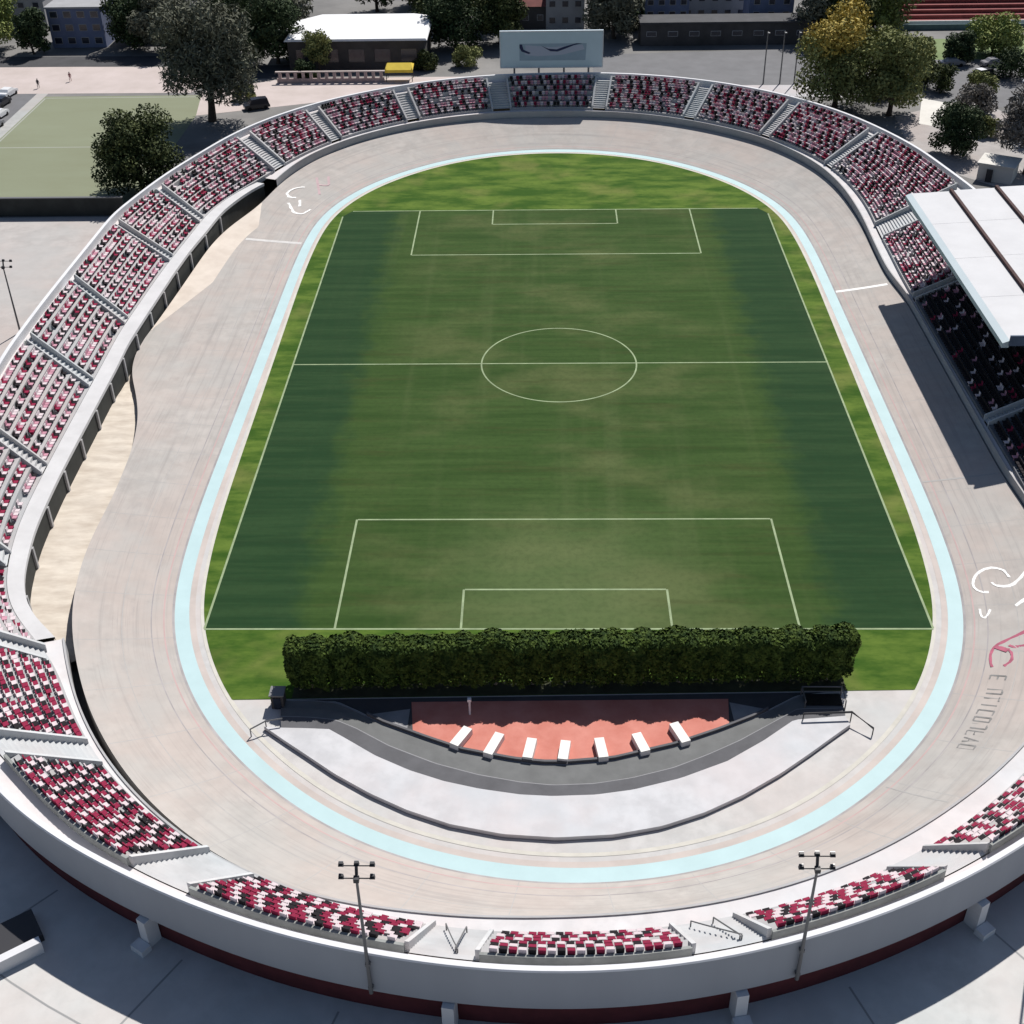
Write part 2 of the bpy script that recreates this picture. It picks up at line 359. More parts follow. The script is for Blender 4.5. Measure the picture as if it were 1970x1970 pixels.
# near plaza paving
mb = MB(); ss = rng(205, 352, 1.5)
mb.grid([[pt(s, RIM(s)[0] - .95, PZ + .006) for s in ss], [pt(s, RIM(s)[0] + 30, PZ + .006) for s in ss]]); structure(mb.build('plaza_paving', M['plaza']))
mb = MB()
def flat_line(b, pts, w, z):
    pts = [np.array(p[:2], float) for p in pts]; L_, R_ = [], []
    for i, p in enumerate(pts):
        d = pts[min(i + 1, len(pts) - 1)] - pts[max(i - 1, 0)]; d /= max(1e-6, np.linalg.norm(d)); n = np.array([-d[1], d[0]]) * w / 2
        zz = z(p[0], p[1]) if callable(z) else z
        L_.append((*(p + n), zz)); R_.append((*(p - n), zz))
    b.grid([L_, R_])
for k in range(18):
    s = 222 + k * 7.4; p0 = pt(s, RIM(s)[0] + .2, 0); p1 = pt(s, RIM(s)[0] + 28, 0); flat_line(mb, [p0, p1], .14, PZ + .011)
for o in (6.5, 13, 20): flat_line(mb, [pt(s, RIM(s)[0] + o, 0) for s in rng(206, 351, 2)], .12, PZ + .011 + o * .0002)
structure(mb.build('paving_joints', M['joint']))
# surroundings
sheet('pavement', [(-130, -60), (-62, -60), (-62, 0), (-59.8, 39.6), (-130, 39.6)], concrete_material('side_pavement', (.40, .375, .36), stain=.35), PZ + .006)
sheet('artificial_pitch', [(-92.5, 43), (-62, 43), (-62, 98), (-92.5, 98)], M['court'], PZ + .006)
mb = MB()
for a, b in (((-92, 44), (-92, 97)), ((-92, 97), (-64, 97)), ((-92, 70), (-64, 70)), ((-92, 45.5), (-64, 45.5))): flat_line(mb, [a, b], .3, PZ + .012)
structure(mb.build('pitch_markings', M['court_line']))
sheet('pavement', [(-94.5, 40), (-92.4, 40), (-92.4, 100), (-94.5, 100)], concrete_material('kerb_path', (.36, .36, .35)), PZ + .010)
sheet('car_park', [(-150, 45), (-94.4, 45), (-94.4, 104), (-150, 104)], M['asphalt'], PZ + .004)
sheet('pavement', [(-108, 100), (-66, 99.5), (-60, 116), (-108, 118)], M['pink_pave'], PZ + .014)
sheet('pavement', [(-62, 86), (-30, 97), (-12, 98), (-12, 108), (-50, 108), (-64, 100)], M['pink_pave'], PZ + .018)
sheet('road', [(-66, 108), (-48, 108), (-44, 117), (-70, 117)], M['dark_asphalt'], PZ + .022)
sheet('road', [(-150, 118), (-62, 117), (-62, 124), (-150, 126)], M['dark_asphalt'], PZ + .026)
sheet('asphalt_court', [(8, 100), (60, 96), (52, 125), (8, 122)], M['asphalt'], PZ + .014)
sheet('pavement', [(8, 96), (52, 93), (52, 100.5), (8, 101)], concrete_material('court_edge', (.42, .41, .42)), PZ + .03)
sheet('pavement', [(56, 60), (72, 40), (84, 62), (74, 92), (58, 82)], concrete_material('gravel_path', (.33, .31, .3), stain=.5), PZ + .010)
sheet('pavement', [(61, 78), (70, 72), (75, 84), (65, 92)], M['tan'], PZ + .018)
sheet('car_park', [(66, 88), (120, 80), (120, 118), (66, 118)], M['asphalt'], PZ + .006)
sheet('lawn', [(70, 116), (130, 116), (130, 131), (70, 131)], M['lawn'], PZ + .02)
# sunken floor inside the oval
mb = MB(); mb.add([pt(s, -.6, .02) for s in FULL], [tuple(range(len(FULL)))]); structure(mb.build('infield_concrete', M['apron']))

# grass inside the oval, cut straight at the near end
def grass_off(p): return -1.25 - .65 * max(0, min(1, (20 - p[1]) / 60))
def cut_y(x): return -56.75 + .0225 * x
edge = []
for s in FULL:
    p, n = base(s); q = p + n * grass_off(p)
    edge.append(q)
edge = [q for q in edge]
poly = []
for i, q in enumerate(edge):
    nx = edge[(i + 1) % len(edge)]
    ins, inn = q[1] > cut_y(q[0]), nx[1] > cut_y(nx[0])
    if ins: poly.append((q[0], q[1]))
    if ins != inn:
        a, b = q[1] - cut_y(q[0]), nx[1] - cut_y(nx[0]); t = a / (a - b); r = q + (nx - q) * t; poly.append((r[0], r[1]))
mb = MB(); mb.add([(x, y, .05) for x, y in poly], [tuple(range(len(poly)))]); structure(mb.build('infield_grass', M['grass']))
HW, HL = 31.57, 48.5
pp = [(x, y) for x, y in ((-HW, -HL), (HW, -HL), (HW, HL - 2), (30.4, HL), (-30.4, HL), (-HW, HL - 2))]
sheet('football_pitch', pp, M['pitch'], .056)
mb = MB(); LW = .2; zl = .062
def ln(a, b, w=LW): flat_line(mb, [a, b], w, zl)
h = LW / 2
ln((-HW, -HL), (HW, -HL)); ln((-30.3, HL), (30.3, HL)); ln((-HW, -HL + h), (-HW, 46.4)); ln((HW, -HL + h), (HW, 46.4)); ln((-HW + h, 0), (HW - h, 0))
for sgn in (-1, 1):
    y = sgn * HL; yi = y - sgn * h
    for w, d in ((20.16, 16.5), (9.16, 5.5)):
        ln((-w, yi), (-w, y - sgn * d)); ln((w, yi), (w, y - sgn * d)); ln((-w + h, y - sgn * d), (w - h, y - sgn * d))
zl = .066
flat_line(mb, [(9.15 * math.cos(a), 9.15 * math.sin(a)) for a in np.linspace(0, 2 * math.pi, 97)], .18, .067)
structure(mb.build('pitch_markings', M['pitch_line']))

# ------------------------------------------------------------------ track
def ringline(off, z): return [pt(s, off(s) if callable(off) else off, z(s) if callable(z) else z) for s in FULL]
mb = MB()
cols_ = [0, .12, .25, .4, .55, .7, .85, 1]
mb.grid([[pt(s, .65 + (TRK(s)[0] - .65) * u, bank(.65 + (TRK(s)[0] - .65) * u, *TRK(s))) for s in FULL] for u in cols_], True)
mb.mi = 1; mb.grid([[pt(s, TRK(s)[0], TRK(s)[1]) for s in FULL], [pt(s, TRK(s)[0] + .05, max(-.9, TRK(s)[1] - 2.2)) for s in FULL]], True)
to_ = structure(mb.build('track', [M['track'], M['track_side']], smooth=False))
uvl = to_.data.uv_layers.new(name='UVMap'); nF = len(FULL)
for lp in to_.data.loops:
    vi = lp.vertex_index; k_ = vi // nF; s_ = FULL[vi % nF]
    uvl.data[lp.index].uv = (.65 + (TRK(s_)[0] - .65) * (cols_[k_] if k_ < len(cols_) else 1), s_)
mb = MB(); mb.grid([ringline(-.62, .045), ringline(.65, .05)], True); structure(mb.build('track_band', M['band']))
mb = MB(); mb.grid([ringline(-1.15, .034), ringline(-.62, .036)], True); structure(mb.build('track_apron', M['salmon']))
mb = MB(); mb.grid([[pt(s, grass_off(base(s)[0]) - .05, .04) for s in FULL], [pt(s, grass_off(base(s)[0]) + .3, .042) for s in FULL]], True); structure(mb.build('track_kerb', M['cream']))
def trk_line(o, w, m, name='track_line', s0=0, s1=None, dz=.006):
    mb = MB(); st = FULL if s1 is None else rng(s0, s1, .8)
    mb.grid([[pt(s, o - w / 2, bank(o - w / 2, *TRK(s)) + dz) for s in st], [pt(s, o + w / 2, bank(o + w / 2, *TRK(s)) + dz) for s in st]], s1 is None)
    structure(mb.build(name, m))
trk_line(.76, .2, M['line_grey']); trk_line(1.55, .12, M['line_red']); trk_line(2.6, .1, M['line_grey']); trk_line(5.0, .06, M['faded_dark'])
def trk_cross(s, o0, o1, w, m, dz=.012):
    mb = MB(); os_ = np.linspace(o0, o1, 9)
    mb.grid([[pt(s + d, o, bank(o, *TRK(s)) + dz) for o in os_] for d in (-w / 2, w / 2)]); structure(mb.build('track_line', m))
trk_cross(19.2, .8, 7.3, .55, M['white_paint']); trk_cross(353, .8, 8.2, .25, M['faded_dark']); trk_cross(2, 4.6, 8.2, .2, M['faded_dark'])
trk_cross(153, 1, 9, .7, M['faded_white']); trk_cross(309, 1.2, 6, .1, M['faded_dark'])
mb = MB(); k_ = 0
for s_ in np.arange(3, LEN, 5.9):
    if 150 < s_ < 200: o1 = 8.5
    else: o1 = TRK(s_)[0] - .1
    os_ = np.linspace(.8, o1, 8); mb.grid([[pt(s_ + d, o, bank(o, *TRK(s_)) + .0045) for o in os_] for d in (-.03, .03)])
structure(mb.build('track_joints', M['faded_dark']))
# sandy margin of the track beside the left stand
mb = MB(); ss = rng(143, 181, .8)
def sandw(s): return max(0.05, min(1, (s - 143) / 6) * min(1, (181 - s) / 14)) * 3.6
mb.grid([[pt(s, TRK(s)[0] - sandw(s) * k, bank(TRK(s)[0] - sandw(s) * k, *TRK(s)) + .007) for s in ss] for k in (.0, .5, 1)])
structure(mb.build('sand_apron', M['sand']))
# rubble strip between track and the left retaining wall
mb = MB(); ss = rng(137, 239.5, .6); rings = []
for k in np.linspace(0, 1, 8):
    r = []
    for s in ss:
        a, b = TRK(s)[0] + .05, max(TRK(s)[0] + .3, WALL(s)[0] + .1); o = a + (b - a) * k
        h_ = -.7
        fade = min(1, max(0, (s - 190) / 8))
        r.append(pt(s, o, h_ * (1 - fade) + (.05) * fade + (random.uniform(-.07, .1) if 0 < k < 1 else 0)))
    rings.append(r)
mb.grid(rings); o = mb.build('rubble_ground', M['rubble'], smooth=True); o['kind'] = 'structure'
# painted emblem and lettering on the banking (strokes lie on the surface)
def stroke(b, pts, w, dz=.014):
    P = []; 
    for i in range(len(pts) - 1):
        a, c = np.array(pts[i], float), np.array(pts[i + 1], float); n = max(2, int(np.linalg.norm(c - a) / .5))
        for k in range(n): P.append(a + (c - a) * k / n)
    P.append(np.array(pts[-1], float))
    Q = [P[0]] + [(P[i - 1] + P[i] * 2 + P[i + 1]) / 4 for i in range(1, len(P) - 1)] + [P[-1]]
    flat_line(b, Q, w, lambda x, y: surf(x, y) + dz)
mb = MB()
stroke(mb, [(39.81,-42.29),(39.76,-41.13),(38.78,-40.36),(37.52,-40.89),(36.77,-41.96),(36.49,-43.11),(36.98,-43.84),(37.54,-43.96)], .32)
stroke(mb, [(38.22,-42.64),(38.42,-43.3),(39.41,-43.62),(40.4,-42.96),(41.09,-42.14),(41.95,-41.17)], .36)
stroke(mb, [(36.18,-46.13),(35.95,-47.43),(36.45,-47.38),(36.97,-46.41)], .25); stroke(mb, [(39.11,-46.49),(39.93,-45.83),(40.59,-45.46)], .45)
structure(mb.build('painted_emblem', M['white_paint']))
mb = MB()
stroke(mb, [(39.2,-49.77),(38.55,-50.19),(37.3,-50.79),(36.14,-51.23),(35.47,-51.96),(35.04,-52.99),(34.87,-54.08)], .35)
stroke(mb, [(36.16,-51.65),(36.83,-51.99),(36.86,-53.07),(36.3,-53.98),(35.72,-54.23)], .35)
stroke(mb, [(38.58,-51.95),(37.36,-52.05),(36.97,-51.53)], .4); stroke(mb, [(36.0,-51.4),(36.7,-52.2)], .8)
structure(mb.build('painted_emblem', M['red_paint']))
mb = MB(); line = [np.array(p) for p in [(34.78,-55.26),(33.87,-57.19),(32.7,-59.26),(31.51,-61.16),(30.43,-62.75),(29.46,-64.14)]]
cum = np.r_[0, np.cumsum([np.linalg.norm(line[i + 1] - line[i]) for i in range(5)])]
glyph = ['E', 'I', 'n', 'T', 'I', 'E', 'o', 'n', 'E', 'A', 'o']   # worn letters, mostly illegible
def at_line(d):
    x = np.interp(d, cum, [p[0] for p in line]); y = np.interp(d, cum, [p[1] for p in line]); return np.array([x, y])
G = {'E': [[(0,0),(0,1)],[(0,1),(.7,1)],[(0,.5),(.6,.5)],[(0,0),(.7,0)]], 'I': [[(.3,0),(.3,1)]], 'n': [[(0,0),(0,1)],[(0,1),(.7,1)],[(.7,1),(.7,0)]],
     'T': [[(0,1),(.7,1)],[(.35,1),(.35,0)]], 'o': [[(0,0),(0,1)],[(0,1),(.7,1)],[(.7,1),(.7,0)],[(.7,0),(0,0)]], 'A': [[(0,0),(.35,1)],[(.35,1),(.7,0)],[(.15,.4),(.55,.4)]]}
for i, g in enumerate(glyph):
    d0 = i * cum[-1] / len(glyph); o = at_line(d0); e = at_line(d0 + .5) - at_line(max(0, d0 - .5)); e /= np.linalg.norm(e); up = np.array([-e[1], e[0]])
    for a, b in G[g]: 
        if (i * 7 + int(a[1] * 10) + int(b[0] * 10)) % 9 == 1: continue      # strokes worn away
        stroke(mb, [o + e * a[0] * .8 + up * (a[1] * 1.15 - .4), o + e * b[0] * .8 + up * (b[1] * 1.15 - .4)], .17)
structure(mb.build('painted_lettering', M['dark_paint']))
mb = MB()
stroke(mb, [(-38.57,55.77),(-39.37,55.48),(-40.42,54.29),(-41.02,52.65),(-40.49,51.61),(-39.31,51.8)], .6); stroke(mb, [(-38.76,51.16),(-38.44,48.97)], .6)
stroke(mb, [(-40.19,49.62),(-38.92,46.66),(-37.7,46.44),(-36.72,48.51)], .5)
structure(mb.build('painted_emblem', M['white_paint']))
mb = MB(); stroke(mb, [(-35.65,60.45),(-35.19,57.41),(-36.6,57.31)], .6); stroke(mb, [(-37.35,59.46),(-36.16,53.97)], .6); structure(mb.build('painted_emblem', M['faded_red']))
# ------------------------------------------------------------------ the bowl
bowl = empty('stadium_bowl', (0, -80, 0), 'grey concrete stadium bowl with stepped terraces and a white rim round the cycling track', 'stadium')
def part(b, name, mats, **k): return b.build(name, mats, bowl, **k) if False else _part(b, name, mats, **k)
def _part(b, name, mats, parent=None, **k):
    o = b.build(name, mats, parent or bowl, **k)
    if not parent: o.location = (0, 80, 0)
    return o
AIS = [(12.5,.8),(33,2.3),(53.4,.9),(65.5,.9),(76.8,.9),(88.6,1.0),(101.2,1.3),(112.8,1.0),(124.6,1.0),(135.2,1.2),(152,.9),(164.6,.9),(183.3,.9),(198.8,.9),(216.4,.9),(230,.9),(241.0,.8),(252.0,1.25),(265,1.7),(278.2,1.6),(290.5,1.8),(302.5,1.4),(314.5,1.2),(326,1),(344,1),(361,.8)]
BLOCKS = []
for i, (c, w) in enumerate(AIS):
    n, w2 = AIS[(i + 1) % len(AIS)]; e = n - w2
    if e < c: e += LEN
    BLOCKS.append((c + w, e))
SEATS = []      # (pos, heading, colour, block index, row, nrows, column)
for bi, (s0, s1) in enumerate(BLOCKS):
    ss = rng(s0, s1, 1.0); mid = (s0 + s1) / 2
    depth = back_off(mid) - FRT(mid)[0]; n = max(3, int(round(depth / .74)))
    mb = MB(); prof = []
    def P(s, j, lvl):
        f, zf = FRT(s); b = back_off(s); return pt(s, f + (b - f) * j / n, zf + (ZB(s) - zf) * lvl / (n - 1))
    rings = [[pt(s, FRT(s)[0], FRT(s)[1] - .7) for s in ss]]
    for j in range(n):
        rings.append([P(s, j, j) for s in ss]); rings.append([P(s, j + 1, j) for s in ss])
    mb.grid(rings)
    # block ends
    for s in (s0, s1):
        pts = [pt(s, FRT(s)[0], FRT(s)[1] - .7)] + [q for j in range(n) for q in (P(s, j, j), P(s, j + 1, j))] + [pt(s, back_off(s), ZW(s) - .6)]
        mb.add(pts, [tuple(range(len(pts)))])
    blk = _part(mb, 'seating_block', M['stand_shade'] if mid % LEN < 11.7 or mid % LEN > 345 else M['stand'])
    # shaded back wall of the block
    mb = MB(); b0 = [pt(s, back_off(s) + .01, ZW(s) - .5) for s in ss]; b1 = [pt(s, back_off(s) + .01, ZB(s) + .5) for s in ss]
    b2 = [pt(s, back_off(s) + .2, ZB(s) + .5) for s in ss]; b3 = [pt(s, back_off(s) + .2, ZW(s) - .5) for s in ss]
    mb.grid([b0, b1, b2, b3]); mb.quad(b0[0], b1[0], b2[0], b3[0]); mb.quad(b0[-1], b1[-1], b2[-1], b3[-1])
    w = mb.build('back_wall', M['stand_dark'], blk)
    # seat positions
    shift = [0, 2, 0, 1, 0, 2, 1, 2, 0, 1]
    for j in range(n):
        f = lambda s: FRT(s)[0] + (back_off(s) - FRT(s)[0]) * (j + .62) / n
        o = f(mid); a, b = pt(s0, f(s0), 0), pt(s1, f(s1), 0)
        pl = [pt(s, f(s), 0) for s in rng(s0, s1, .5)]; cl = np.r_[0, np.cumsum([math.dist(pl[k], pl[k + 1]) for k in range(len(pl) - 1)])]
        sv = np.array(rng(s0, s1, .5)); cnt = int((cl[-1] - .5) / .56); pad = (cl[-1] - cnt * .56) / 2
        if bi % 3 == 1 and j == n - 1: pass
        for k in range(cnt):
            s = float(np.interp(pad + .28 + k * .56, cl, sv)); fo, zf = FRT(s)
            if random.random() < .02: continue
            p, nn = base(s); x, y, _ = pt(s, f(s), 0); z = zf + (ZB(s) - zf) * j / (n - 1)
            c = (k + shift[j % 10]) % 3
            if random.random() < .08: c = random.randrange(3)
            far_ = y > -55
            if not far_ and c == 0 and random.random() < .34: c = 1
            if (s % LEN) < 11.7 or 345 < s % LEN: c = random.choice((0, 0, 0, 0, 0, 0, 0, 0, 0, 0, 1, 2))  # chairs mostly black here, extra black put in to deepen the roof's shade
            elif far_ and random.random() < .07: continue
            if far_ and c == 0 and s % LEN < 345 and s % LEN > 11.7 and random.random() < .3: c = random.choice((2, 3))
            if far_ and c == 1 and random.random() < .4: c = 3
            SEATS.append((x, y, z, math.atan2(-nn[1], -nn[0]) - math.pi / 2, c, bi, j, n, k))
for ai, (c, w) in enumerate(AIS):
    ss = rng(c - w, c + w, .6); f0, z0 = FRT(c); n = max(8, int((back_off(c) - f0) / .35)); mb = MB(); rings = []
    drop = -.12
    def A(s, j, lvl):
        f, zf = FRT(s); b = back_off(s) + .2; return pt(s, f + (b - f) * j / n, zf - .3 + (ZW(s) - zf + .3) * lvl / n)
    for j in range(n): rings.append([A(s, j, j + 1) for s in ss]); rings.append([A(s, j + 1, j + 1) for s in ss])
    mb.grid(rings); st = _part(mb, 'aisle_stair', M['aisle'])
    # low side walls either side of the stair
    for side in (-1, 1):
        mb = MB(); s = c + side * (w - .0)
        for t in (0,):
            pr = [pt(s, f0 + (back_off(s) - f0) * k / 8, z0 + .35 + (ZB(c) + .3 - z0) * k / 8) for k in range(9)]
            pb = [pt(s, f0 + (back_off(s) - f0) * k / 8, z0 - .5 + (ZB(c) - z0) * k / 8) for k in range(9)]
            s2 = s - side * .2
            qr = [pt(s2, f0 + (back_off(s2) - f0) * k / 8, z0 + .35 + (ZB(c) + .3 - z0) * k / 8) for k in range(9)]
            qb = [pt(s2, f0 + (back_off(s2) - f0) * k / 8, z0 - .5 + (ZB(c) - z0) * k / 8) for k in range(9)]
            mb.grid([pb, pr, qr, qb])
            mb.quad(pb[0], pr[0], qr[0], qb[0]); mb.quad(pb[-1], pr[-1], qr[-1], qb[-1])
        mb.build('side_wall', M['aisle'], st)
    if w > 1.3 and 270 < c < 300:      # dark handrails and vomitory slots on the wide near ramps
        for u, v, r in ((-.45, .35, .045), (.2, .3, .05)):
            mb = MB(); a = c + u * w; b = c + v * w
            pts = [pt(a + (b - a) * k / 4, f0 + (back_off(c) - f0) * (.12 + .76 * k / 4), z0 + .55 + (ZW(c) - z0) * (.12 + .76 * k / 4)) for k in range(5)]
            mb.tube(pts, r, 6); mb.tube([pts[0], (pts[0][0], pts[0][1], pts[0][2] - .8)], .05, 5); mb.tube([pts[-1], (pts[-1][0], pts[-1][1], pts[-1][2] - .8)], .05, 5)
            mb.build('handrail', M['steel'], st)
# front barrier and lower walkway
def gap(s):
    s = s % LEN
    if 189.3 + 42 < s < 189.3 + 90: return .2 + .42 * min(1, (s - 231) / 4, (279 - s) / 28)
    return .18
def barrier(ss, name='front_barrier'):
    mb = MB()
    top = lambda s: FRT(s)[1] - .34
    mb.grid([[pt(s, TRK(s)[0] + gap(s), -.6) for s in ss], [pt(s, TRK(s)[0] + gap(s), top(s)) for s in ss], [pt(s, TRK(s)[0] + gap(s) + .16, top(s)) for s in ss], [pt(s, TRK(s)[0] + gap(s) + .16, FRT(s)[1] - .55) for s in ss]])
    mb.mi = 1
    mb.grid([[pt(s, TRK(s)[0] + gap(s) + .16, FRT(s)[1] - .45) for s in ss], [pt(s, max(FRT(s)[0], TRK(s)[0] + gap(s) + .2) + .01, FRT(s)[1] - .4) for s in ss]])
    _part(mb, name, [M['stand'], M['walk']])
barrier(rng(239.3, LEN + 138, 1.0))
# walkway, rim, facade, soffit, wall
mb = MB(); mb.grid([[pt(s, back_off(s) + .12, ZW(s)) for s in FULL], [pt(s, RIM(s)[0] - .42, ZW(s)) for s in FULL]], True); _part(mb, 'rim_walkway', M['walk'])
rz = lambda s: RIM(s)[1]
mb = MB(); mb.grid([[pt(s, RIM(s)[0] - .42, ZW(s) - .3) for s in FULL], [pt(s, RIM(s)[0] - .42, rz(s)) for s in FULL], [pt(s, RIM(s)[0] - .06, rz(s) + .03) for s in FULL], [pt(s, RIM(s)[0] + .02, rz(s) - .06) for s in FULL]], True); _part(mb, 'rim_parapet', M['rim'])
mb = MB(); mb.grid([[pt(s, RIM(s)[0], rz(s) - .05) for s in FULL], [pt(s, RIM(s)[0] - .02, 5.5) for s in FULL], [pt(s, RIM(s)[0] - .35, 5.4) for s in FULL]], True); _part(mb, 'facade', M['facade'])
mb = MB(); mb.grid([[pt(s, RIM(s)[0] - .3, 5.45) for s in FULL], [pt(s, RIM(s)[0] - .8, 5.45) for s in FULL]], True); _part(mb, 'soffit', M['soffit'])
mb = MB(); mb.grid([[pt(s, RIM(s)[0] - .62, 5.6) for s in FULL], [pt(s, RIM(s)[0] - .62, PZ - .4) for s in FULL]], True); _part(mb, 'undercroft_wall', M['maroon'])
for s in (240.5, 252.5, 264.6, 278.6, 290.8, 303, 315, 327):
    mb = MB(); p, n = base(s); a = math.atan2(n[1], n[0]); ro = RIM(s)[0]
    for off0, off1, z0, z1, w in ((ro - .6, ro + .35, PZ, 5.39, .75), (ro + .36, ro + 1.1, PZ, PZ + .5, 1.1)):
        q = pt(s, (off0 + off1) / 2, (z0 + z1) / 2); mb.box(q, (off1 - off0, w, z1 - z0), a, .96)
    _part(mb, 'buttress', M['rim'])

# white-capped retaining wall in front of the left stand
wall = empty('retaining_wall', pt(190, WALL(190)[0], 0), 'long curving dark retaining wall with a broad white cap in front of the left stand', 'wall')
iw = Matrix.Translation(-Vector(pt(190, WALL(190)[0], 0)))
def wpart(b, name, m):
    o = b.build(name, m, wall); o.location = -Vector(pt(190, WALL(190)[0], 0)); return o
ss = rng(139.5, 239.2, .8)
mb = MB(); mb.grid([[pt(s, WALL(s)[0] + .02, -.9) for s in ss], [pt(s, WALL(s)[0] + .02, WALL(s)[1] - .02) for s in ss]]); wpart(mb, 'wall_face', M['dark_wall'])
mb = MB(); cw = lambda s: max(.3, FRT(s)[0] - WALL(s)[0] - .05)
mb.grid([[pt(s, WALL(s)[0] - .08, WALL(s)[1] - .35) for s in ss], [pt(s, WALL(s)[0] - .08, WALL(s)[1] + .05) for s in ss], [pt(s, WALL(s)[0] + cw(s), WALL(s)[1] + .1) for s in ss], [pt(s, WALL(s)[0] + cw(s), WALL(s)[1] - .9) for s in ss]])
wpart(mb, 'white_cap', M['cap'])
for s in rng(150, 234, 6.2):
    p, n = base(s); q = pt(s, WALL(s)[0] - .08, WALL(s)[1] / 2 - .6); mb = MB(); mb.box(q, (.22, .35, WALL(s)[1] + .4), math.atan2(n[1], n[0])); wpart(mb, 'pilaster', M['stand'])

# ------------------------------------------------------------------ seats
def seat_geo():
    b = MB(); b.box((0, .02, .40), (.47, .42, .07)); b.box((0, -.2, .60), (.47, .07, .42)); b.box((0, -.02, .19), (.1, .24, .38)); return b
SG = seat_geo()
M['seat_pink'] = mat('faded_pink_plastic', (.46, .24, .3), rough=.8, spec=.12, var=.15, scale=2)
SMAT = [M['seat_black'], M['seat_red'], M['seat_white'], M['seat_pink']]; SCOL = ['black', 'red', 'white', 'pink']
CAM = np.array([-2.245, -132.205, 70.732])
inview = []
for i, q in enumerate(SEATS):
    s_ok = q[5]
    inview.append(i)
# heading: front of the seat looks at the pitch (+y local = inward)
dist = np.array([np.linalg.norm(np.array(q[:3]) - CAM) for q in SEATS])
NAMED = {}
def block_words(bi):
    c = (BLOCKS[bi][0] + BLOCKS[bi][1]) / 2
    return {264: 0}.get(0) if False else c
near_ids = [i for i in np.argsort(dist) if 266 < (BLOCKS[SEATS[i][5]][0] + BLOCKS[SEATS[i][5]][1]) / 2 < 303][:300]
ORD = ['first','second','third','fourth','fifth','sixth','seventh','eighth','ninth','tenth','eleventh','twelfth','thirteenth','fourteenth','fifteenth','sixteenth','seventeenth','eighteenth','nineteenth','twentieth','twenty-first','twenty-second','twenty-third','twenty-fourth','twenty-fifth','twenty-sixth','twenty-seventh','twenty-eighth','twenty-ninth','thirtieth']
BW = {}
for bi, (a, b) in enumerate(BLOCKS):
    c = (a + b) / 2
    if 266 < c < 277: BW[bi] = 'near block left of centre'
    elif 279 < c < 289: BW[bi] = 'near centre block'
    elif 291 < c < 303: BW[bi] = 'near block right of centre'
RW = lambda j, n: {n - 1: 'top row', 0: 'bottom row', n - 2: 'second row from top', 1: 'second row from bottom', n - 3: 'third row from top', 2: 'third row from bottom'}.get(j, 'middle row')
protos = []
for c in range(4):
    b = MB(); b.v = list(SG.v); b.f = list(SG.f); b.m = list(SG.m); o = b.build('stadium_chair', SMAT[c]); protos.append(o)
first = [True] * 4
nset = set(int(i) for i in near_ids)
for i in sorted(nset):
    x, y, z, rz, c, bi, j, n, k = SEATS[i]
    if first[c]: o = protos[c]; first[c] = False
    else: o = protos[c].copy(); col.objects.link(o)
    o.location = (x, y, z); o.rotation_euler = (0, 0, rz)
    tag(o, f'{SCOL[c]} plastic chair, {ORD[k]} from left, {RW(j, n)}, {BW[bi]}', 'stadium chair', 'plastic chairs in the near blocks of the stand')
for c in range(4):
    if first[c]: bpy.data.objects.remove(protos[c])
# the thousands of other seats
tv = np.array(SG.v); tf = np.array(SG.f); nv = len(tv); VV = []; FF = []; MI = []
cnt = 0
for i, q in enumerate(SEATS):
    if i in nset: continue
    x, y, z, rz, c = q[:5]; ca, sa = math.cos(rz), math.sin(rz)
    w = np.empty_like(tv); w[:, 0] = x + tv[:, 0] * ca - tv[:, 1] * sa; w[:, 1] = y + tv[:, 0] * sa + tv[:, 1] * ca; w[:, 2] = z + tv[:, 2]
    VV.append(w); FF.append(tf + cnt * nv); MI += [c] * len(tf); cnt += 1
b = MB(); b.v = np.vstack(VV).tolist(); b.f = np.vstack(FF).tolist(); b.m = MI
o = b.build('stadium_chairs', SMAT, recalc=False); o['kind'] = 'stuff'; tag(o, 'rows of small red, white and black chairs filling the stands', 'chairs')

# ------------------------------------------------------------------ roofed grandstand
rf = empty('grandstand_roof', (50, 2, 0), 'wide white grandstand roof with brown gutters over the right stand', 'roof')
def rpart(b, name, m, parent=rf):
    o = b.build(name, m, parent)
    if parent is rf: o.location = (-50, -2, 0)
    return o
Y0, Y1 = -18.6, 21.9
xs = [(44.7, 49.4, 12.25, 12.5), (49.75, 55.0, 12.62, 12.9), (55.35, 61, 13.02, 13.3), (61.35, 67, 13.42, 13.6)]
for k, (xa, xb, za, zb) in enumerate(xs):
    mb = MB(); n = 4
    for i in range(n):
        ya, yb = Y0 + (Y1 - Y0) * i / n + .02, Y0 + (Y1 - Y0) * (i + 1) / n - .02; sk = (xa - 44.7) * .0
        v = [(xa, ya, za - .22), (xb, ya, zb - .22), (xb, yb, zb - .22), (xa, yb, za - .22), (xa, ya, za), (xb, ya, zb), (xb, yb, zb), (xa, yb, za)]
        mb.add(v, [(3, 2, 1, 0), (4, 5, 6, 7), (0, 1, 5, 4), (1, 2, 6, 5), (2, 3, 7, 6), (3, 0, 4, 7)])
    rpart(mb, 'roof_panel', M['roof'])
    if k:
        mb = MB(); mb.box((xa - .18, (Y0 + Y1) / 2, za - .02), (.36, Y1 - Y0, .5)); rpart(mb, 'gutter', M['roof_dark'])
mb = MB(); mb.add([(44.0, Y0, 12.0), (44.68, Y0, 12.28), (44.68, Y1, 12.28), (44.0, Y1, 12.0), (44.0, Y0, 11.5), (44.0, Y1, 11.5), (44.68, Y0, 11.5), (44.68, Y1, 11.5)], [(0, 1, 2, 3), (0, 3, 5, 4), (4, 5, 7, 6), (0, 4, 6, 1), (3, 2, 7, 5)])
rpart(mb, 'front_fascia', M['roof_edge'])
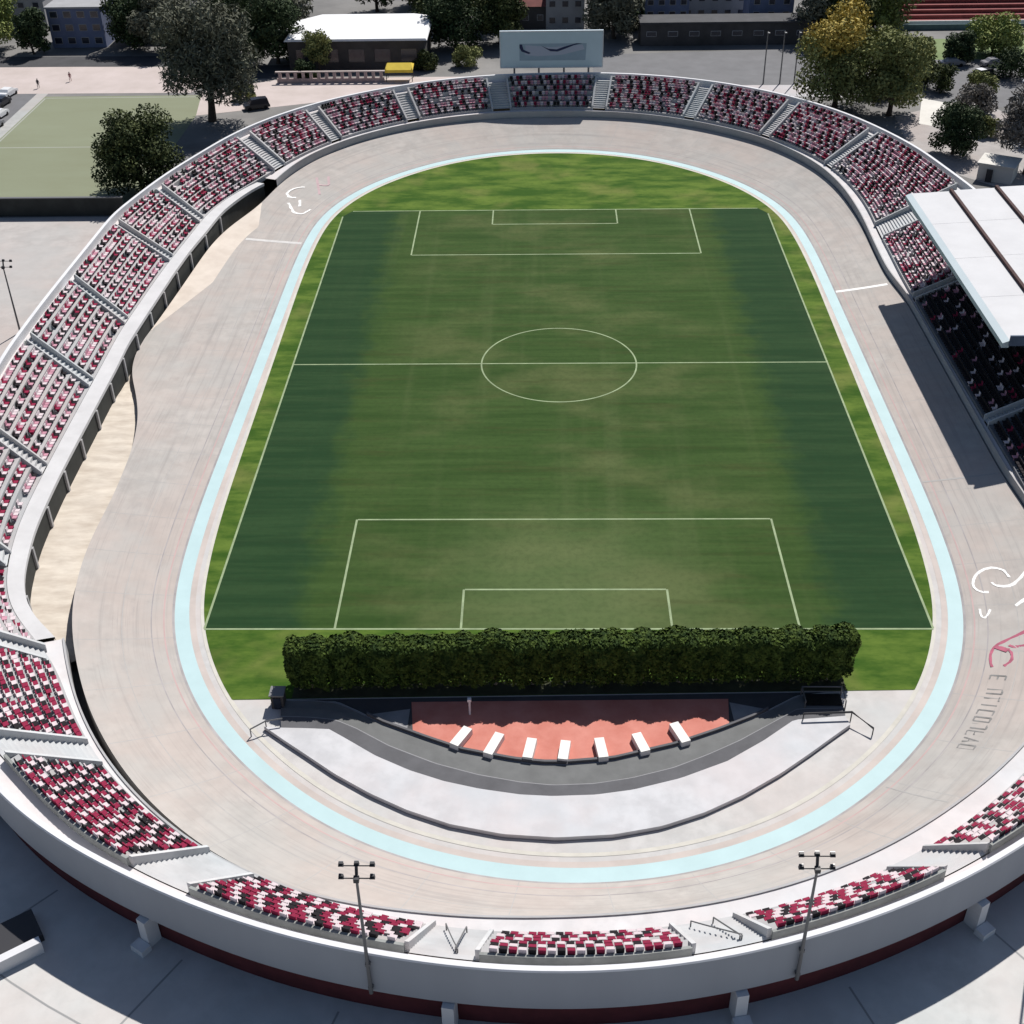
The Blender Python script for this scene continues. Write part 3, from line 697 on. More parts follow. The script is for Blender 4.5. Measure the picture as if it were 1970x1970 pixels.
mb = MB(); mb.box((55.8, Y0 - .12, 12.35), (22.4, .2, 1.1)); rpart(mb, 'end_fascia', M['roof_under'])
mb = MB(); mb.box((61.1, (Y0 + Y1) / 2, 8.0), (.3, Y1 - Y0 - .3, 9.9)); rpart(mb, 'rear_wall', M['dark_wall'])
for i in range(6):
    y = Y0 + 1.2 + i * (Y1 - Y0 - 2.4) / 5; mb = MB()
    mb.tube([(45, y, 11.6), (60.5, y, 12.3)], .16, 6); mb.tube([(45, y, 11.6), (60.3, y, 10.4)], .12, 6)
    for u in (.25, .5, .75): mb.tube([(45 + 15.4 * u, y, 11.6 + .7 * u), (45 + 15.3 * (u + .1), y, 11.6 - 1.2 * (u + .1))], .07, 5)
    rpart(mb, 'truss', M['roof_under'])
    mb = MB(); mb.tube([(60.4, y, 3.0), (60.4, y, 12.3)], .28, 8); rpart(mb, 'column', M['steel'])

# ------------------------------------------------------------------ curved tribune round a red court in the near bend
TILT = .0225
trib = empty('curved_tribune', (0, -66, 0), 'low curved grey tribune with a broad white crescent slab in the near bend', 'tribune')
def cpart(b, name, m, parent=trib, **k):
    o = b.build(name, m, parent, **k)
    if parent is trib: o.location = (0, 66, 0)
    return o
inn = [(-23.3,-57.5),(-20.8,-57.5),(-18.7,-57.75),(-17.0,-58.75),(-14.75,-60.2),(-11.1,-61.95),(-8.3,-63.2),(-4.3,-64.2),(-2.1,-64.5),(-.3,-64.5),(3.3,-64.1),(8.1,-62.6),(11.8,-60.95),(14.6,-59.5),(16.9,-58.0),(18.5,-56.95),(21.9,-56.6)]
mid = [(-23.0,-59.5),(-20.5,-59.6),(-18.5,-59.9),(-16.8,-60.8),(-14.0,-62.7),(-10.3,-64.55),(-7,-65.7),(-3.8,-66.45),(-1.4,-66.75),(1.7,-66.6),(4.6,-66.0),(7.8,-64.95),(10.5,-63.6),(13.2,-62.05),(15.3,-60.6),(18.2,-58.6),(21.9,-58.5)]
end = [(-22.7,-60.9),(-20.9,-60.95),(-18.9,-61.05),(-17.4,-62.1),(-15.0,-63.85),(-12.2,-65.4),(-9.5,-66.5),(-6.8,-67.25),(-3.8,-67.8),(-1.4,-67.95),(1.8,-67.8),(4.6,-67.3),(8.2,-66.15),(11.9,-64.4),(15.0,-62.2),(17.7,-59.95),(21.8,-59.5)]
co = [(-24.1,-60.75),(-22.2,-62.3),(-20.3,-63.8),(-17.8,-65.8),(-14.9,-67.75),(-12,-69.35),(-8.8,-70.65),(-5,-71.55),(-1.1,-71.85),(3,-71.55),(6.5,-70.75),(9.7,-69.45),(12.7,-67.75),(15.8,-65.6),(18.5,-63.4),(20.2,-61.95),(22.0,-60.45)]
def resample(P, n):
    P = [np.array(p[:2], float) for p in P]; c = np.r_[0, np.cumsum([np.linalg.norm(P[i + 1] - P[i]) for i in range(len(P) - 1)])]
    return [np.array((np.interp(d, c, [p[0] for p in P]), np.interp(d, c, [p[1] for p in P]))) for d in np.linspace(0, c[-1], n)]
RI, RM, RE, RC = [resample(P, 90) for P in (inn, mid, end, co)]
def lerp(A, B, t): return [a + (b - a) * t for a, b in zip(A, B)]
def tier(A, B, z0, z1, name, m, nose=True):
    b = MB(); b.grid([[(*p, z0) for p in A], [(*p, z1) for p in A], [(*p, z1 + .01) for p in B]])
    for k in (0, -1): b.add([(*A[k], z0), (*A[k], z1), (*B[k], z1 + .01), (*B[k], z0)], [(0, 1, 2, 3)])
    o = cpart(b, name, m)
    if nose:
        b = MB(); b.grid([[(*p, z1 + .004) for p in lerp(A, B, .02)], [(*p, z1 + .004) for p in lerp(A, B, .13)]]); b.build('nosing', M['nosing'], o)
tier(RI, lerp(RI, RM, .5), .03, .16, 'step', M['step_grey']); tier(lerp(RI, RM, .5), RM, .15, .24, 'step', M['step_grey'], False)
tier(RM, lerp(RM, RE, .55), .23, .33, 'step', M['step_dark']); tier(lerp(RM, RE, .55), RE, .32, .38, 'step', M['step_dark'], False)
mb = MB(); up = .40; mb.grid([[(*p, .1) for p in RE], [(*p, up) for p in RE], [(*p, up) for p in RC], [(*p, .05) for p in RC]])
for k in (0, -1): mb.add([(*RE[k], .05), (*RE[k], up), (*RC[k], up), (*RC[k], .05)], [(0, 1, 2, 3)])
cpart(mb, 'white_slab', M['slab'])
mb = MB(); kn = [p for p in RI[14:78]]; off_ = [p + np.array((0, .22)) for p in kn]
mb.grid([[(*p, .03) for p in off_], [(*p, .42) for p in off_], [(*p, .42) for p in kn], [(*p, .1) for p in kn]]); cpart(mb, 'kerb_wall', M['step_dark'])
# court floor inside the curve
def floor_poly(y_back, inset=0.0): return [(p[0], p[1] + .2) for p in RI[8:84]] + [(21.0, y_back + .47), (-22.5, y_back - .5)]
sheet('hedge_shade_sheet', [(-22.5, -57.2), (22.6, -56.2), (22.6, -54.6), (-22.5, -55.6)], mat('hedge_shade_tone', (.03, .034, .015), var=.4, scale=.8), .06)  # dark strip painting the hedge's shadow onto the grass below it
sheet('court_floor', floor_poly(-56.85), M['dark_asphalt'], .028)  # near-black sheet standing in for the hedge's shadow on the ground
rp = [(p[0], p[1] + .24) for p in RI if -12.7 < p[0] < 12.9]
sheet('red_court', rp + [(12.9, -57.2), (-12.7, -57.6)], M['deck_red'], .036)
sheet('court_floor', [(p[0], p[1] + .24) for p in RI if 12.9 < p[0] < 16.2] + [(12.95, -57.6)], M['soffit'], .034)
sheet('court_floor', [(-12.75, -58.4)] + [(p[0], p[1] + .24) for p in RI if -16.2 < p[0] < -12.7], M['soffit'], .034)
mb = MB(); mb.grid([[(*p, .026) for p in RC], [(p[0] * 1.003, p[1] - .05, .026) for p in RC]]); structure(mb.build('slab_edge_line', M['line_grey']))  # thin grey line along the outer edge of the crescent slab
rl = MB(); rl.tube([(-25.0, -61.5, .8), (-23.9, -60.8, 1.0), (-22.6, -60.5, 1.0)], .06, 6)
for p in ((-25.0, -61.5, .8), (-23.9, -60.8, 1.0)): rl.tube([p, (p[0], p[1], .02)], .05, 5)
tag(rl.build('handrail', M['steel']), 'short dark handrail at the left tip of the white crescent slab', 'handrail')
rl = MB(); rl.tube([(23.6, -61.2, .7), (22.2, -59.7, 1.0), (18.4, -59.9, 1.0)], .09, 6)
for p in ((23.6, -61.2, .7), (22.2, -59.7, 1.0), (18.4, -59.9, 1.0)): rl.tube([p, (p[0], p[1], .02)], .05, 5)
tag(rl.build('handrail', M['steel_dark']), 'longer dark handrail at the right tip of the white crescent slab', 'handrail')
# stair opening with a frame at the right end, dark booth at the left end
so_ = empty('stair_opening', (20.4, -57.7, .0), 'dark stair opening with a light grey guard rail at the right end of tribune', 'stair opening')
b = MB(); b.box((0, .1, .2), (2.9, 1.2, .42)); b.build('opening', M['black'], so_)
b = MB()
for x in (-1.6, 1.6): b.tube([(x, -.75, 0), (x, -.75, 1.0)], .06, 6); b.tube([(x, .9, 0), (x, .9, 1.0)], .06, 6); b.tube([(x, -.75, 1.0), (x, .9, 1.0)], .06, 6)
b.tube([(-1.6, .9, 1.0), (1.6, .9, 1.0)], .06, 6); b.tube([(-1.6, .9, .5), (1.6, .9, .5)], .04, 6); b.build('guard_rail', M['steel'], so_)
bo = empty('booth', (-23.4, -57.9, 0), 'small dark grey booth at the left end of the tree row', 'booth')
b = MB(); b.box((0, 0, .7), (1.0, 1.0, 1.42)); b.build('wall', M['dark_build'], bo); b = MB(); b.box((0, 0, 1.46), (1.2, 1.2, .1)); b.build('roof', M['steel'], bo); b = MB(); b.box((0, -.53, .6), (.6, .06, 1.15)); b.build('door', M['glass'], bo)
bars = [((-9.0,-63.0),(-7.9,-61.0)),((-6.35,-63.95),(-5.4,-61.6)),((-3.3,-64.35),(-2.9,-62.15)),((-.6,-64.5),(-.3,-62.4)),((2.55,-64.3),(2.25,-62.1)),((5.8,-63.65),(5.15,-61.6)),((9.0,-62.65),(8.15,-60.45))]
bl = ['leftmost white block on the red court, its far end touching the tree shadow', 'second white block from the left on the red court', 'third white block from the left on the red court', 'middle white block of the seven on the red court', 'third white block from the right on the red court', 'second white block from the right on the red court', 'rightmost white block on the red court, turned most to the left']
for (a, b), lab in zip(bars, bl):
    mb = MB(); c = ((a[0] + b[0]) / 2, (a[1] + b[1]) / 2, .037 + .3); mb.box(c, (math.dist(a, b) * .96, .78, .6), math.atan2(b[1] - a[1], b[0] - a[0]), .97)
    tag(mb.build('court_block', M['block']), lab, 'concrete block', 'white blocks on the red court')
mb = MB(); mb.tube([(-7.9, -59.0, 0), (-7.9, -59.0, 1.5)], .09, 7); mb.box((-7.9, -59.0, 1.6), (.3, .3, .25)); tag(mb.build('lamp_post', M['rim']), 'small pale post standing on the shaded part of the red court', 'post')

# ------------------------------------------------------------------ trees
def leaves(b, blobs, count, size, flat=0.0, long=1.0):
    count *= 1.9; size *= .72
    tot = sum(r[0] * r[1] * r[2] for _, r in blobs)
    for c, r in blobs:
        n = int(count * (r[0] * r[1] * r[2]) / tot)
        for _ in range(n):
            d = RNG.normal(size=3); d /= np.linalg.norm(d); rad = RNG.random() ** .45
            p = np.array(c) + d * np.array(r) * rad
            nn = d * .8 + RNG.normal(size=3) * .7; nn[2] += .25; nn /= np.linalg.norm(nn)
            a = np.cross(nn, RNG.normal(size=3)); a /= np.linalg.norm(a); e = np.cross(nn, a); s = size * RNG.uniform(.6, 1.35)
            a = a * s * long; e = e * s * .62 / max(1, long * .8)
            b.v += [tuple(p - a), tuple(p + e * .8), tuple(p + a), tuple(p - e)]; k = len(b.v); b.f.append((k - 4, k - 3, k - 2, k - 1)); b.m.append(b.mi)
def tree(loc, h, rad, kind, label, cat='tree', group=None, nleaf=3500, size=.4, trunk=None, lift=.25, blobs_n=11, mats=None, name='tree', bark='bark', limbs=7, long=1.0, squash=1.0, accent=None):
    t = empty(name, loc, label, cat, group); rnd = random.Random(hash(label) % 99991 if False else sum(map(ord, label)) + int(h * 10))
    z0 = h * lift; b = MB(); tr = trunk or h * .028
    lean = rnd.uniform(-.05, .05) * h
    b.tube([(0, 0, -.1), (lean * .3, 0, z0 * .6), (lean * .6, lean * .3, z0 + (h - z0) * .25), (lean, lean * .4, z0 + (h - z0) * .55), (lean, lean * .4, h * .9)], [tr * 1.3, tr, tr * .8, tr * .5, tr * .12], 8)
    blobs = []
    for i in range(blobs_n):
        a = i * 2.4 + rnd.random(); u = (i + .5) / blobs_n; z = z0 + (h - z0) * (.1 + .78 * u * rnd.uniform(.85, 1.1)); env = math.sin(math.pi * (.16 + .74 * (z - z0) / (h - z0)))
        rr = rad * env * rnd.uniform(.45, .72); c = (math.cos(a) * rr, math.sin(a) * rr, z); s = rad * rnd.uniform(.33, .52)
        blobs.append((c, (s, s, s * .85 * squash)))
        if i < limbs: b.tube([(lean * .5, 0, z0 + (z - z0) * .3), (c[0] * .5, c[1] * .5, z0 + (z - z0) * .7), (c[0], c[1], z)], [tr * .5, tr * .3, tr * .1], 5)
    blobs.append(((0, 0, z0 + (h - z0) * .55), (rad * .5, rad * .5, (h - z0) * .36)))
    b.build('trunk', M[bark], t)
    mb = MB()
    if accent:
        top = sorted(blobs[:-1], key=lambda q: -q[0][2])[:accent[1]]; rest = [q for q in blobs if q not in top]
        leaves(mb, rest, nleaf * len(rest) / len(blobs), size, long=long); mb.mi = 1; leaves(mb, top, nleaf * len(top) / len(blobs), size, long=long)
        mb.build('crown', [M[kind], M[accent[0]]], t, recalc=False)
    else:
        leaves(mb, blobs, nleaf, size, long=long); mb.build('crown', M[kind], t, recalc=False)
    return t
# clipped row of trees between pitch and clubhouse
protos_h = []
def hedge_tree(seed, h, w, d):
    r = random.Random(seed); t = empty('hedge_tree'); b = MB(); b.tube([(0, 0, -.1), (r.uniform(-.1, .1), 0, h * .35), (0, 0, h * .8)], [.16, .13, .04], 7)
    for k in range(4):
        a = r.uniform(0, 6.28); b.tube([(0, 0, h * .3), (math.cos(a) * w * .3, math.sin(a) * d * .3, h * .62)], [.08, .03], 5)
    b.build('trunk', M['pale_bark'], t); mb = MB(); n = 9000
    for k in range(n):       # box-clipped crown: leaves fill a rounded block, thickest near its faces
        z = h * (.14 + .86 * RNG.random() ** .8); a = RNG.uniform(-1, 1); e = RNG.uniform(-1, 1)
        if k % 3: 
            if RNG.random() < .6: e = math.copysign(.8 + .25 * RNG.random(), e)
            else: z = h * RNG.uniform(.88, 1.02)
        z -= .09 * h * (abs(a) ** 3 + .6 * abs(e) ** 3) * (z / h)
        pinch = 1 - .2 * (1 - z / h) ** 1.5
        p = np.array([a * w * .545 * pinch + .12 * math.sin(z * 2 + seed), e * d * .5 * pinch + .16 * math.sin(a * 5 + seed), z + .13 * math.sin(a * 4 + seed * 2) * (z / h) ** 3])
        nn = np.array([a * .5, e, (z / h) ** 4 * 1.2]) + RNG.normal(size=3) * .6; nn /= np.linalg.norm(nn)
        u = np.cross(nn, RNG.normal(size=3)); u /= np.linalg.norm(u); q = np.cross(nn, u); sz = .14 * RNG.uniform(.6, 1.4); u *= sz; q *= sz * .65
        mb.v += [tuple(p - u), tuple(p + q), tuple(p + u), tuple(p - q)]; m_ = len(mb.v); mb.f.append((m_ - 4, m_ - 3, m_ - 2, m_ - 1)); mb.m.append(0)
    mb.build('crown', M['leaf_hedge'], t, recalc=False); return t
NH = 15
hp = [hedge_tree(k, 5.1, 3.25, 2.1) for k in range(4)]
for i in range(NH):
    t = hp[i] if i < 4 else copy_tree(hp[i % 4])
    x = -21.0 + i * 42.2 / (NH - 1); t.location = (x, -55.35 + TILT * x, .0 if i in (0, NH - 1) else .0); t.rotation_euler = (0, 0, random.choice((0, math.pi)) + random.uniform(-.2, .2)); sc = random.uniform(.96, 1.04); t.scale = (random.uniform(.93, 1.08), random.uniform(.9, 1.1), sc)
    lab = 'dark clipped tree at the left end of the hedge row' if i == 0 else 'dark clipped tree at the right end of the hedge row' if i == NH - 1 else f'dark clipped hedge-row tree, {ORD[i]} from the left behind the red court'
    tag(t, lab, 'tree', 'clipped row of trees at the near pitch end')
# big trees round the bowl
tree((-58.5, 83, PZ), 21.5, 9.5, 'twig', 'tall grey nearly leafless tree behind the upper left rim', name='bare_tree', nleaf=9500, size=.42, lift=.2, blobs_n=16, limbs=14, long=1.7, trunk=.6)
tree((-62, 50, PZ), 12, 7, 'leaf_dark', 'dark green broad tree between artificial pitch and left rim', nleaf=9000, size=.34, lift=.03, blobs_n=16)
tree((48.5, 86, PZ), 16.5, 8.2, 'leaf_olive', 'large olive tree with yellow top leaves behind the upper right rim', nleaf=8500, size=.42, lift=.12, blobs_n=17, accent=('leaf_yellow', 4))
tree((57, 82.5, PZ), 15.5, 6.5, 'leaf_olive', 'olive green tree right of the yellow-topped tree', nleaf=6500, size=.4, lift=.12, blobs_n=13)
tree((62.5, 63, PZ), 8.6, 4.3, 'leaf_evergreen', 'dark rounded evergreen beside the upper right rim', nleaf=5000, size=.3, lift=.04, blobs_n=13)
tree((71.5, 54, PZ), 14, 6, 'twig_pale', 'pale leafless tree with black trunk at the right edge', name='bare_tree', nleaf=3800, size=.38, lift=.25, blobs_n=12, limbs=12, long=1.9, trunk=.75, bark='black')
tree((-53, 118, PZ), 12.5, 6.5, 'leaf_evergreen', 'dark evergreen left of the white hall roof', nleaf=5500, size=.42, lift=.08, blobs_n=13)
tree((-62, 124, PZ), 13, 6.5, 'leaf_evergreen', 'blackish green tree behind the tall grey tree', nleaf=4500, size=.42, lift=.08)
tree((-44, 111.5, PZ), 8.0, 2.9, 'leaf_olive', 'small olive tree in front of the white hall', nleaf=2200, size=.32, lift=.2)
tree((-77, 128, PZ), 12, 6.5, 'twig', 'dark grey bare tree beside the blue building', name='bare_tree', nleaf=4500, size=.45, lift=.12, long=1.5)
tree((-85, 131, PZ), 10, 6, 'leaf_evergreen', 'dark tree right of the blue building', nleaf=4000, size=.45, lift=.08)
tree((-113, 131, PZ), 13, 6.5, 'leaf_light', 'light green tree at the upper left corner', nleaf=4500, size=.42, lift=.1)
tree((-104, 127, PZ), 9, 4, 'leaf_evergreen', 'dark conifer-like tree between the light green tree and blue building', nleaf=3500, size=.4, lift=.05)
tree((-19, 128, PZ), 12, 6.5, 'leaf_evergreen', 'dark tree right of the white hall roof', nleaf=4500, size=.45, lift=.08)
tree((-10, 131, PZ), 12, 6, 'leaf_dark', 'dark green tree left of the billboard top', nleaf=4500, size=.45, lift=.08)
tree((13, 134, PZ), 13, 6.5, 'twig', 'dark grey bare tree right of the billboard top', name='bare_tree', nleaf=4500, size=.45, lift=.12, long=1.5)
tree((58, 128, PZ), 12, 6, 'leaf_dark', 'dark tree behind the yellow-topped tree', nleaf=4200, size=.45, lift=.08)
tree((66, 136, PZ), 11, 5.5, 'leaf_light', 'light green tree left of the red far stand', nleaf=3800, size=.42, lift=.1)
tree((85, 119, PZ), 7, 6, 'leaf_light', 'spreading light green tree in front of the far lawn', nleaf=4500, size=.38, lift=.12)
tree((97, 118, PZ), 7.5, 6, 'leaf_light', 'light yellowish tree at the right edge by the far lawn', nleaf=4000, size=.38, lift=.12)
tree((77, 114, PZ), 5.5, 3.4, 'leaf_evergreen', 'low dark bush left of the spreading light green tree', nleaf=2600, size=.32, lift=.03)
tree((66, 104, PZ), 8, 4.5, 'leaf_olive', 'olive tree on the car park side of the path', nleaf=3000, size=.36, lift=.12)
for i, x in enumerate((-118, -98, -68, -38, -28, 2, 24, 34, 48, 82, 96, 112)):
    tree((x, 158 + (i * 37 % 11), PZ), 10 + (i * 5 % 4), 6.5, ('leaf_evergreen', 'leaf_dark', 'twig')[i % 3], f'distant {("blackish evergreen", "dark green", "grey bare")[i % 3]} tree, {ORD[i]} from the left in the farthest row', group='trees along the far edge', nleaf=2200, size=.55, lift=.08, name='bare_tree' if i % 3 == 2 else 'tree')

for x, y, h, r, k, l in ((69, 97, 5, 4, 'leaf_dark', 'dark bush on the car park edge behind the olive trees'), (76, 94, 4, 3.2, 'leaf_olive', 'olive bush beside the black car with the white roof'), (84, 104, 5, 4.5, 'leaf_evergreen', 'deep green bush right of the black car with the white roof'),
        (72, 84, 4.5, 3.5, 'twig_pale', 'pale leafless bush beside the cream paving'), (76.5, 70, 6, 4.5, 'twig_pale', 'pale leafless shrub above the leafless tree at the right edge'), (70, 72, 3, 2.4, 'leaf_olive', 'small olive bush above the rounded evergreen'),
        (58, 93, 5, 4, 'leaf_dark', 'dark bush behind the olive green tree'), (-24, 113, 3.5, 2.6, 'leaf_dark', 'dark bush right of the yellow awning'), (-16, 115, 4, 3.2, 'leaf_olive', 'olive bush left of the billboard foot'), (-46, 107.5, 3.5, 2.5, 'leaf_evergreen', 'deep green bush left of the pinkish posts'), (-55, 95, 3, 2.2, 'leaf_olive', 'small olive bush behind the black van')):
    tree((x, y, PZ), h, r, k, l, cat='bush', name='bush', nleaf=1500, size=.34, lift=.02, blobs_n=8, trunk=.12, limbs=5)
rx = random.Random(5)
for i, x in enumerate((-128, -90, -70, -56, -22, -14, 14, 55, 62, 70, 104, 112)):
    k = ('leaf_dark', 'twig', 'leaf_evergreen', 'leaf_olive')[(i * 3) % 4]
    tree((x + rx.uniform(-2, 2), (145 if -100 < x < 50 else 133) + rx.uniform(-3, 6), PZ), rx.uniform(9, 13), rx.uniform(5.5, 7.5), k, f'{ORD[i]} tree from the left in the broken row before the farthest trees, {dict(leaf_dark="dark green", twig="grey and bare", leaf_evergreen="deep green", leaf_olive="olive")[k]}', group='trees among the far buildings', nleaf=2600, size=.5, lift=.06, long=1.5 if k == 'twig' else 1.0, name='bare_tree' if k == 'twig' else 'tree')
# ------------------------------------------------------------------ billboard
bb = empty('billboard', (-.1, 93, PZ - .7), 'pale blue billboard with a navy brush-stroke emblem above the far rim', 'billboard')
mb = MB(); mb.box((0, 0, 9.5), (17.9, .5, 6.2)); mb.build('panel', M['screen'], bb)
mb = MB()
for a, b, w in (((-8.95, 6.45), (8.95, 6.45), .16), ((-8.95, 12.55), (8.95, 12.55), .16)): mb.box((0, -.28, a[1]), (17.9, .08, w))
for x in (-8.9, 8.9): mb.box((x, -.28, 9.5), (.16, .08, 5.9))
mb.build('frame', M['rim'], bb)
def bpoly(P, m, name, y):
    b = MB(); b.add([((u - .5) * 17.9, y, 6.4 + v * 6.2) for u, v in P], [tuple(range(len(P)))]); b.build(name, m, bb)
bpoly([(.19, .2), (.83, .2), (.84, .66), (.19, .66)], M['screen_mid'], 'emblem_ground', -.262)
bpoly([(.24, .36), (.36, .32), (.6, .35), (.82, .5), (.8, .62), (.5, .56), (.25, .62)], M['screen_lilac'], 'emblem_ribbon', -.268)
bpoly([(.40, .6), (.47, .52), (.55, .5), (.62, .57), (.74, .66), (.8, .66), (.72, .61), (.62, .5), (.56, .44), (.49, .45)], M['screen_navy'], 'emblem_stroke', -.275)
bpoly([(.19, .64), (.215, .64), (.23, .5), (.3, .41), (.28, .38), (.21, .45), (.19, .55)], M['screen_navy'], 'emblem_hook', -.278)
for x in (-6.5, -2.2, 2.2, 6.5):
    mb = MB(); mb.tube([(x, .42, -.05), (x, .42, 12)], .17, 8); mb.build('leg', M['steel'], bb)

# ------------------------------------------------------------------ floodlight poles
def flood(loc, h, label):
    t = empty('floodlight_pole', loc, label, 'floodlight', 'floodlight poles around the bowl')
    b = MB(); b.tube([(0, 0, -.05), (0, 0, h * .5), (0, 0, h)], [.13, .1, .075], 8); b.build('pole', M['steel'], t)
    b = MB(); b.tube([(-.95, 0, h - .1), (.95, 0, h - .1)], .035, 6); b.tube([(-.95, .35, h + .5), (.95, .35, h + .5)], .035, 6); b.tube([(0, 0, h - .3), (0, .35, h + .5)], .09, 6); b.box((0, -.05, h - .12), (.3, .3, .3)); b.build('crossbar', M['steel_dark'], t)
    for x, y, z in ((-.85, 0, h - .1), (.85, 0, h - .1), (-.85, .35, h + .5), (0, .35, h + .55), (.85, .35, h + .5)):
        b = MB(); b.box((x, y + .12, z), (.3, .2, .24), 0, .8); hd = b.build('lamp_head', M['steel_dark'], t)
        b = MB(); b.box((x, y + .232, z), (.25, .03, .19)); b.build('lamp_glass', M['lamp'], hd)
    return t
for s_, h_, l_ in ((275.4, 10.3, 'thin floodlight pole fixed to the facade, left of centre'), (293.2, 9.9, 'thin floodlight pole fixed to the facade, right of centre')):
    t_ = flood(pt(s_, RIM(s_)[0] + .22, 5.7), h_, l_)
    for z_ in (.4, 2.6): b = MB(); b.box((0, .13, z_), (.3, .4, .22)); b.build('bracket', M['steel'], t_)
flood((29.8, -79.2, PZ), 14.5, 'floodlight pole beyond the right corner, seen by its shadow on the paving')
flood((-64.6, 3, PZ), 8.5, 'floodlight pole on the pavement beyond the left stand')
gp = MB(); gp.tube([(0, 0, -.05), (0, 0, 9.2)], [.14, .09], 7); g0 = gp.build('light_mast', M['steel'])
b = MB(); b.tube([(0, 0, 9.0), (0, -.9, 9.2)], .06, 5); b.box((0, -1.0, 9.18), (.35, .55, .16)); b.build('lamp_head', M['steel'], g0)
for i, (p, l) in enumerate((((38.6, 101.5, PZ), 'leftmost of three thin grey masts by the asphalt court'), ((41.6, 101.5, PZ), 'middle of three thin grey masts by the asphalt court'), ((44.2, 101.5, PZ), 'thin grey mast nearest the yellow-topped tree'))):
    o = g0 if i == 0 else copy_tree(g0); o.location = p; tag(o, l, 'mast', 'thin masts by the asphalt court')

# ------------------------------------------------------------------ buildings behind
def building(name, label, c, s, wall, roof, windows=(), rz=0, over=.25, base_z=PZ, roof_t=.35, cat='building', doors=()):
    t = empty(name, (c[0], c[1], base_z), label, cat); t.rotation_euler = (0, 0, rz)
    b = MB(); b.box((0, 0, s[2] / 2 - .05), (s[0], s[1], s[2] + .1)); b.build('wall', M[wall], t)
    b = MB(); b.box((0, 0, s[2] + roof_t / 2 + .003), (s[0] + over * 2, s[1] + over * 2, roof_t)); b.build('roof', M[roof], t)
    for (nx, nz, w, h) in windows:
        for i in range(nx):
            for k in range(nz):
                x = -s[0] / 2 + s[0] * (i + .5) / nx; z = s[2] * (k + .55) / nz; b = MB(); b.box((x, -s[1] / 2 - .02, z), (w, .1, h)); f = b.build('window', M['grey_wall'], t)
                b = MB(); b.box((x, -s[1] / 2 - .08, z), (w - .2, .04, h - .2)); b.build('pane', M['glass'], f)
    for x, w, h in doors:
        b = MB(); b.box((x, -s[1] / 2 - .03, h / 2), (w, .1, h)); b.build('door', M['glass'], t)
    return t
building('office_building', 'blue-grey office block near the upper left corner', (-96, 136, 0), (11, 9, 7.6), 'navy_wall', 'grey_wall', ((4, 3, 1.6, 1.3),))
building('office_building', 'low dark building behind the trees at upper left', (-76, 141, 0), (24, 9, 6), 'dark_build', 'dark_asphalt', ((6, 2, 1.8, 1.2),))
building('white_building', 'pale white building at the very upper left corner', (-116, 152, 0), (16, 8, 6), 'grey_wall', 'white_hall', ((5, 2, 1.4, 1.2),))
hall = empty('sports_hall', (-37, 122, PZ), 'dark-walled hall under a big bright white roof', 'building')
b = MB(); b.box((0, 0, 2.65), (26, 17, 5.4)); b.build('wall', M['dark_build'], hall)
b = MB(); b.add([(-13.6, -9, 5.36), (13.6, -9, 5.36), (13.6, 7.5, 5.36), (10, 9, 5.36), (-9, 9, 5.36), (-13.6, 5, 5.36), (-13.2, -8.8, 5.72), (13.3, -8.8, 5.72), (13.2, 7.2, 6.1), (9.8, 8.6, 6.15), (-8.6, 8.6, 6.15), (-13.2, 4.6, 5.9)], [(0, 1, 2, 3, 4, 5), (6, 7, 8, 9, 10, 11)] + [(i, (i + 1) % 6, 6 + (i + 1) % 6, 6 + i) for i in range(6)]); b.build('roof', M['white_hall'], hall)
for i in range(5): b = MB(); b.box((-10 + i * 5, -8.55, 2.6), (3, .1, 2.4)); b.build('window', M['glass'], hall)
ct = empty('canopy', (-50.5, 123, PZ), 'small white pointed canopy left of the white hall roof', 'canopy')
b = MB(); b.add([(-3, -3, 5), (3, -3, 4.6), (3, 3, 5), (-3, 3, 5.2), (0, 0, 6.1)], [(0, 1, 4), (1, 2, 4), (2, 3, 4), (3, 0, 4), (3, 2, 1, 0)]); b.build('fabric', M['white_hall'], ct)
for x, y in ((-2.8, -2.8), (2.8, -2.8), (2.8, 2.8), (-2.8, 2.8)): b = MB(); b.tube([(x, y, -.05), (x, y, 4.75)], .09, 6); b.build('pole', M['steel'], ct)
def house(label, c, s, wall, roof):
    t = empty('house', (c[0], c[1], PZ), label, 'house'); w, d, h = s; b = MB(); b.box((0, 0, h / 2 - .05), (w, d, h + .1)); b.build('wall', M[wall], t)
    b = MB(); b.add([(-w / 2 - .4, -d / 2 - .4, h), (w / 2 + .4, -d / 2 - .4, h), (w / 2 + .4, d / 2 + .4, h), (-w / 2 - .4, d / 2 + .4, h), (-w / 2 + 1.5, 0, h + 2), (w / 2 - 1.5, 0, h + 2)], [(0, 1, 5, 4), (1, 2, 5), (2, 3, 4, 5), (3, 0, 4), (3, 2, 1, 0)]); b.build('roof', M[roof], t)
    for i in range(3):
        b = MB(); b.box((-w / 2 + w * (i + .5) / 3, -d / 2 - .02, h * .5), (1.3, .1, 1.2)); f = b.build('window', M['grey_wall'], t); b = MB(); b.box((-w / 2 + w * (i + .5) / 3, -d / 2 - .08, h * .5), (1.1, .04, 1.0)); b.build('pane', M['glass'], f)
house('red-roofed house behind the billboard, left of the pale tower', (-5, 146, 0), (9, 7, 4.5), 'dark_build', 'tile_roof')
house('red-roofed house behind the tall grey tree', (-64, 150, 0), (10, 8, 4.5), 'dark_build', 'tile_roof')
building('office_building', 'pale grey block directly behind the billboard', (3.2, 146, 0), (8, 8, 6.5), 'grey_wall', 'grey_wall', ((3, 2, 1.4, 1.3),))
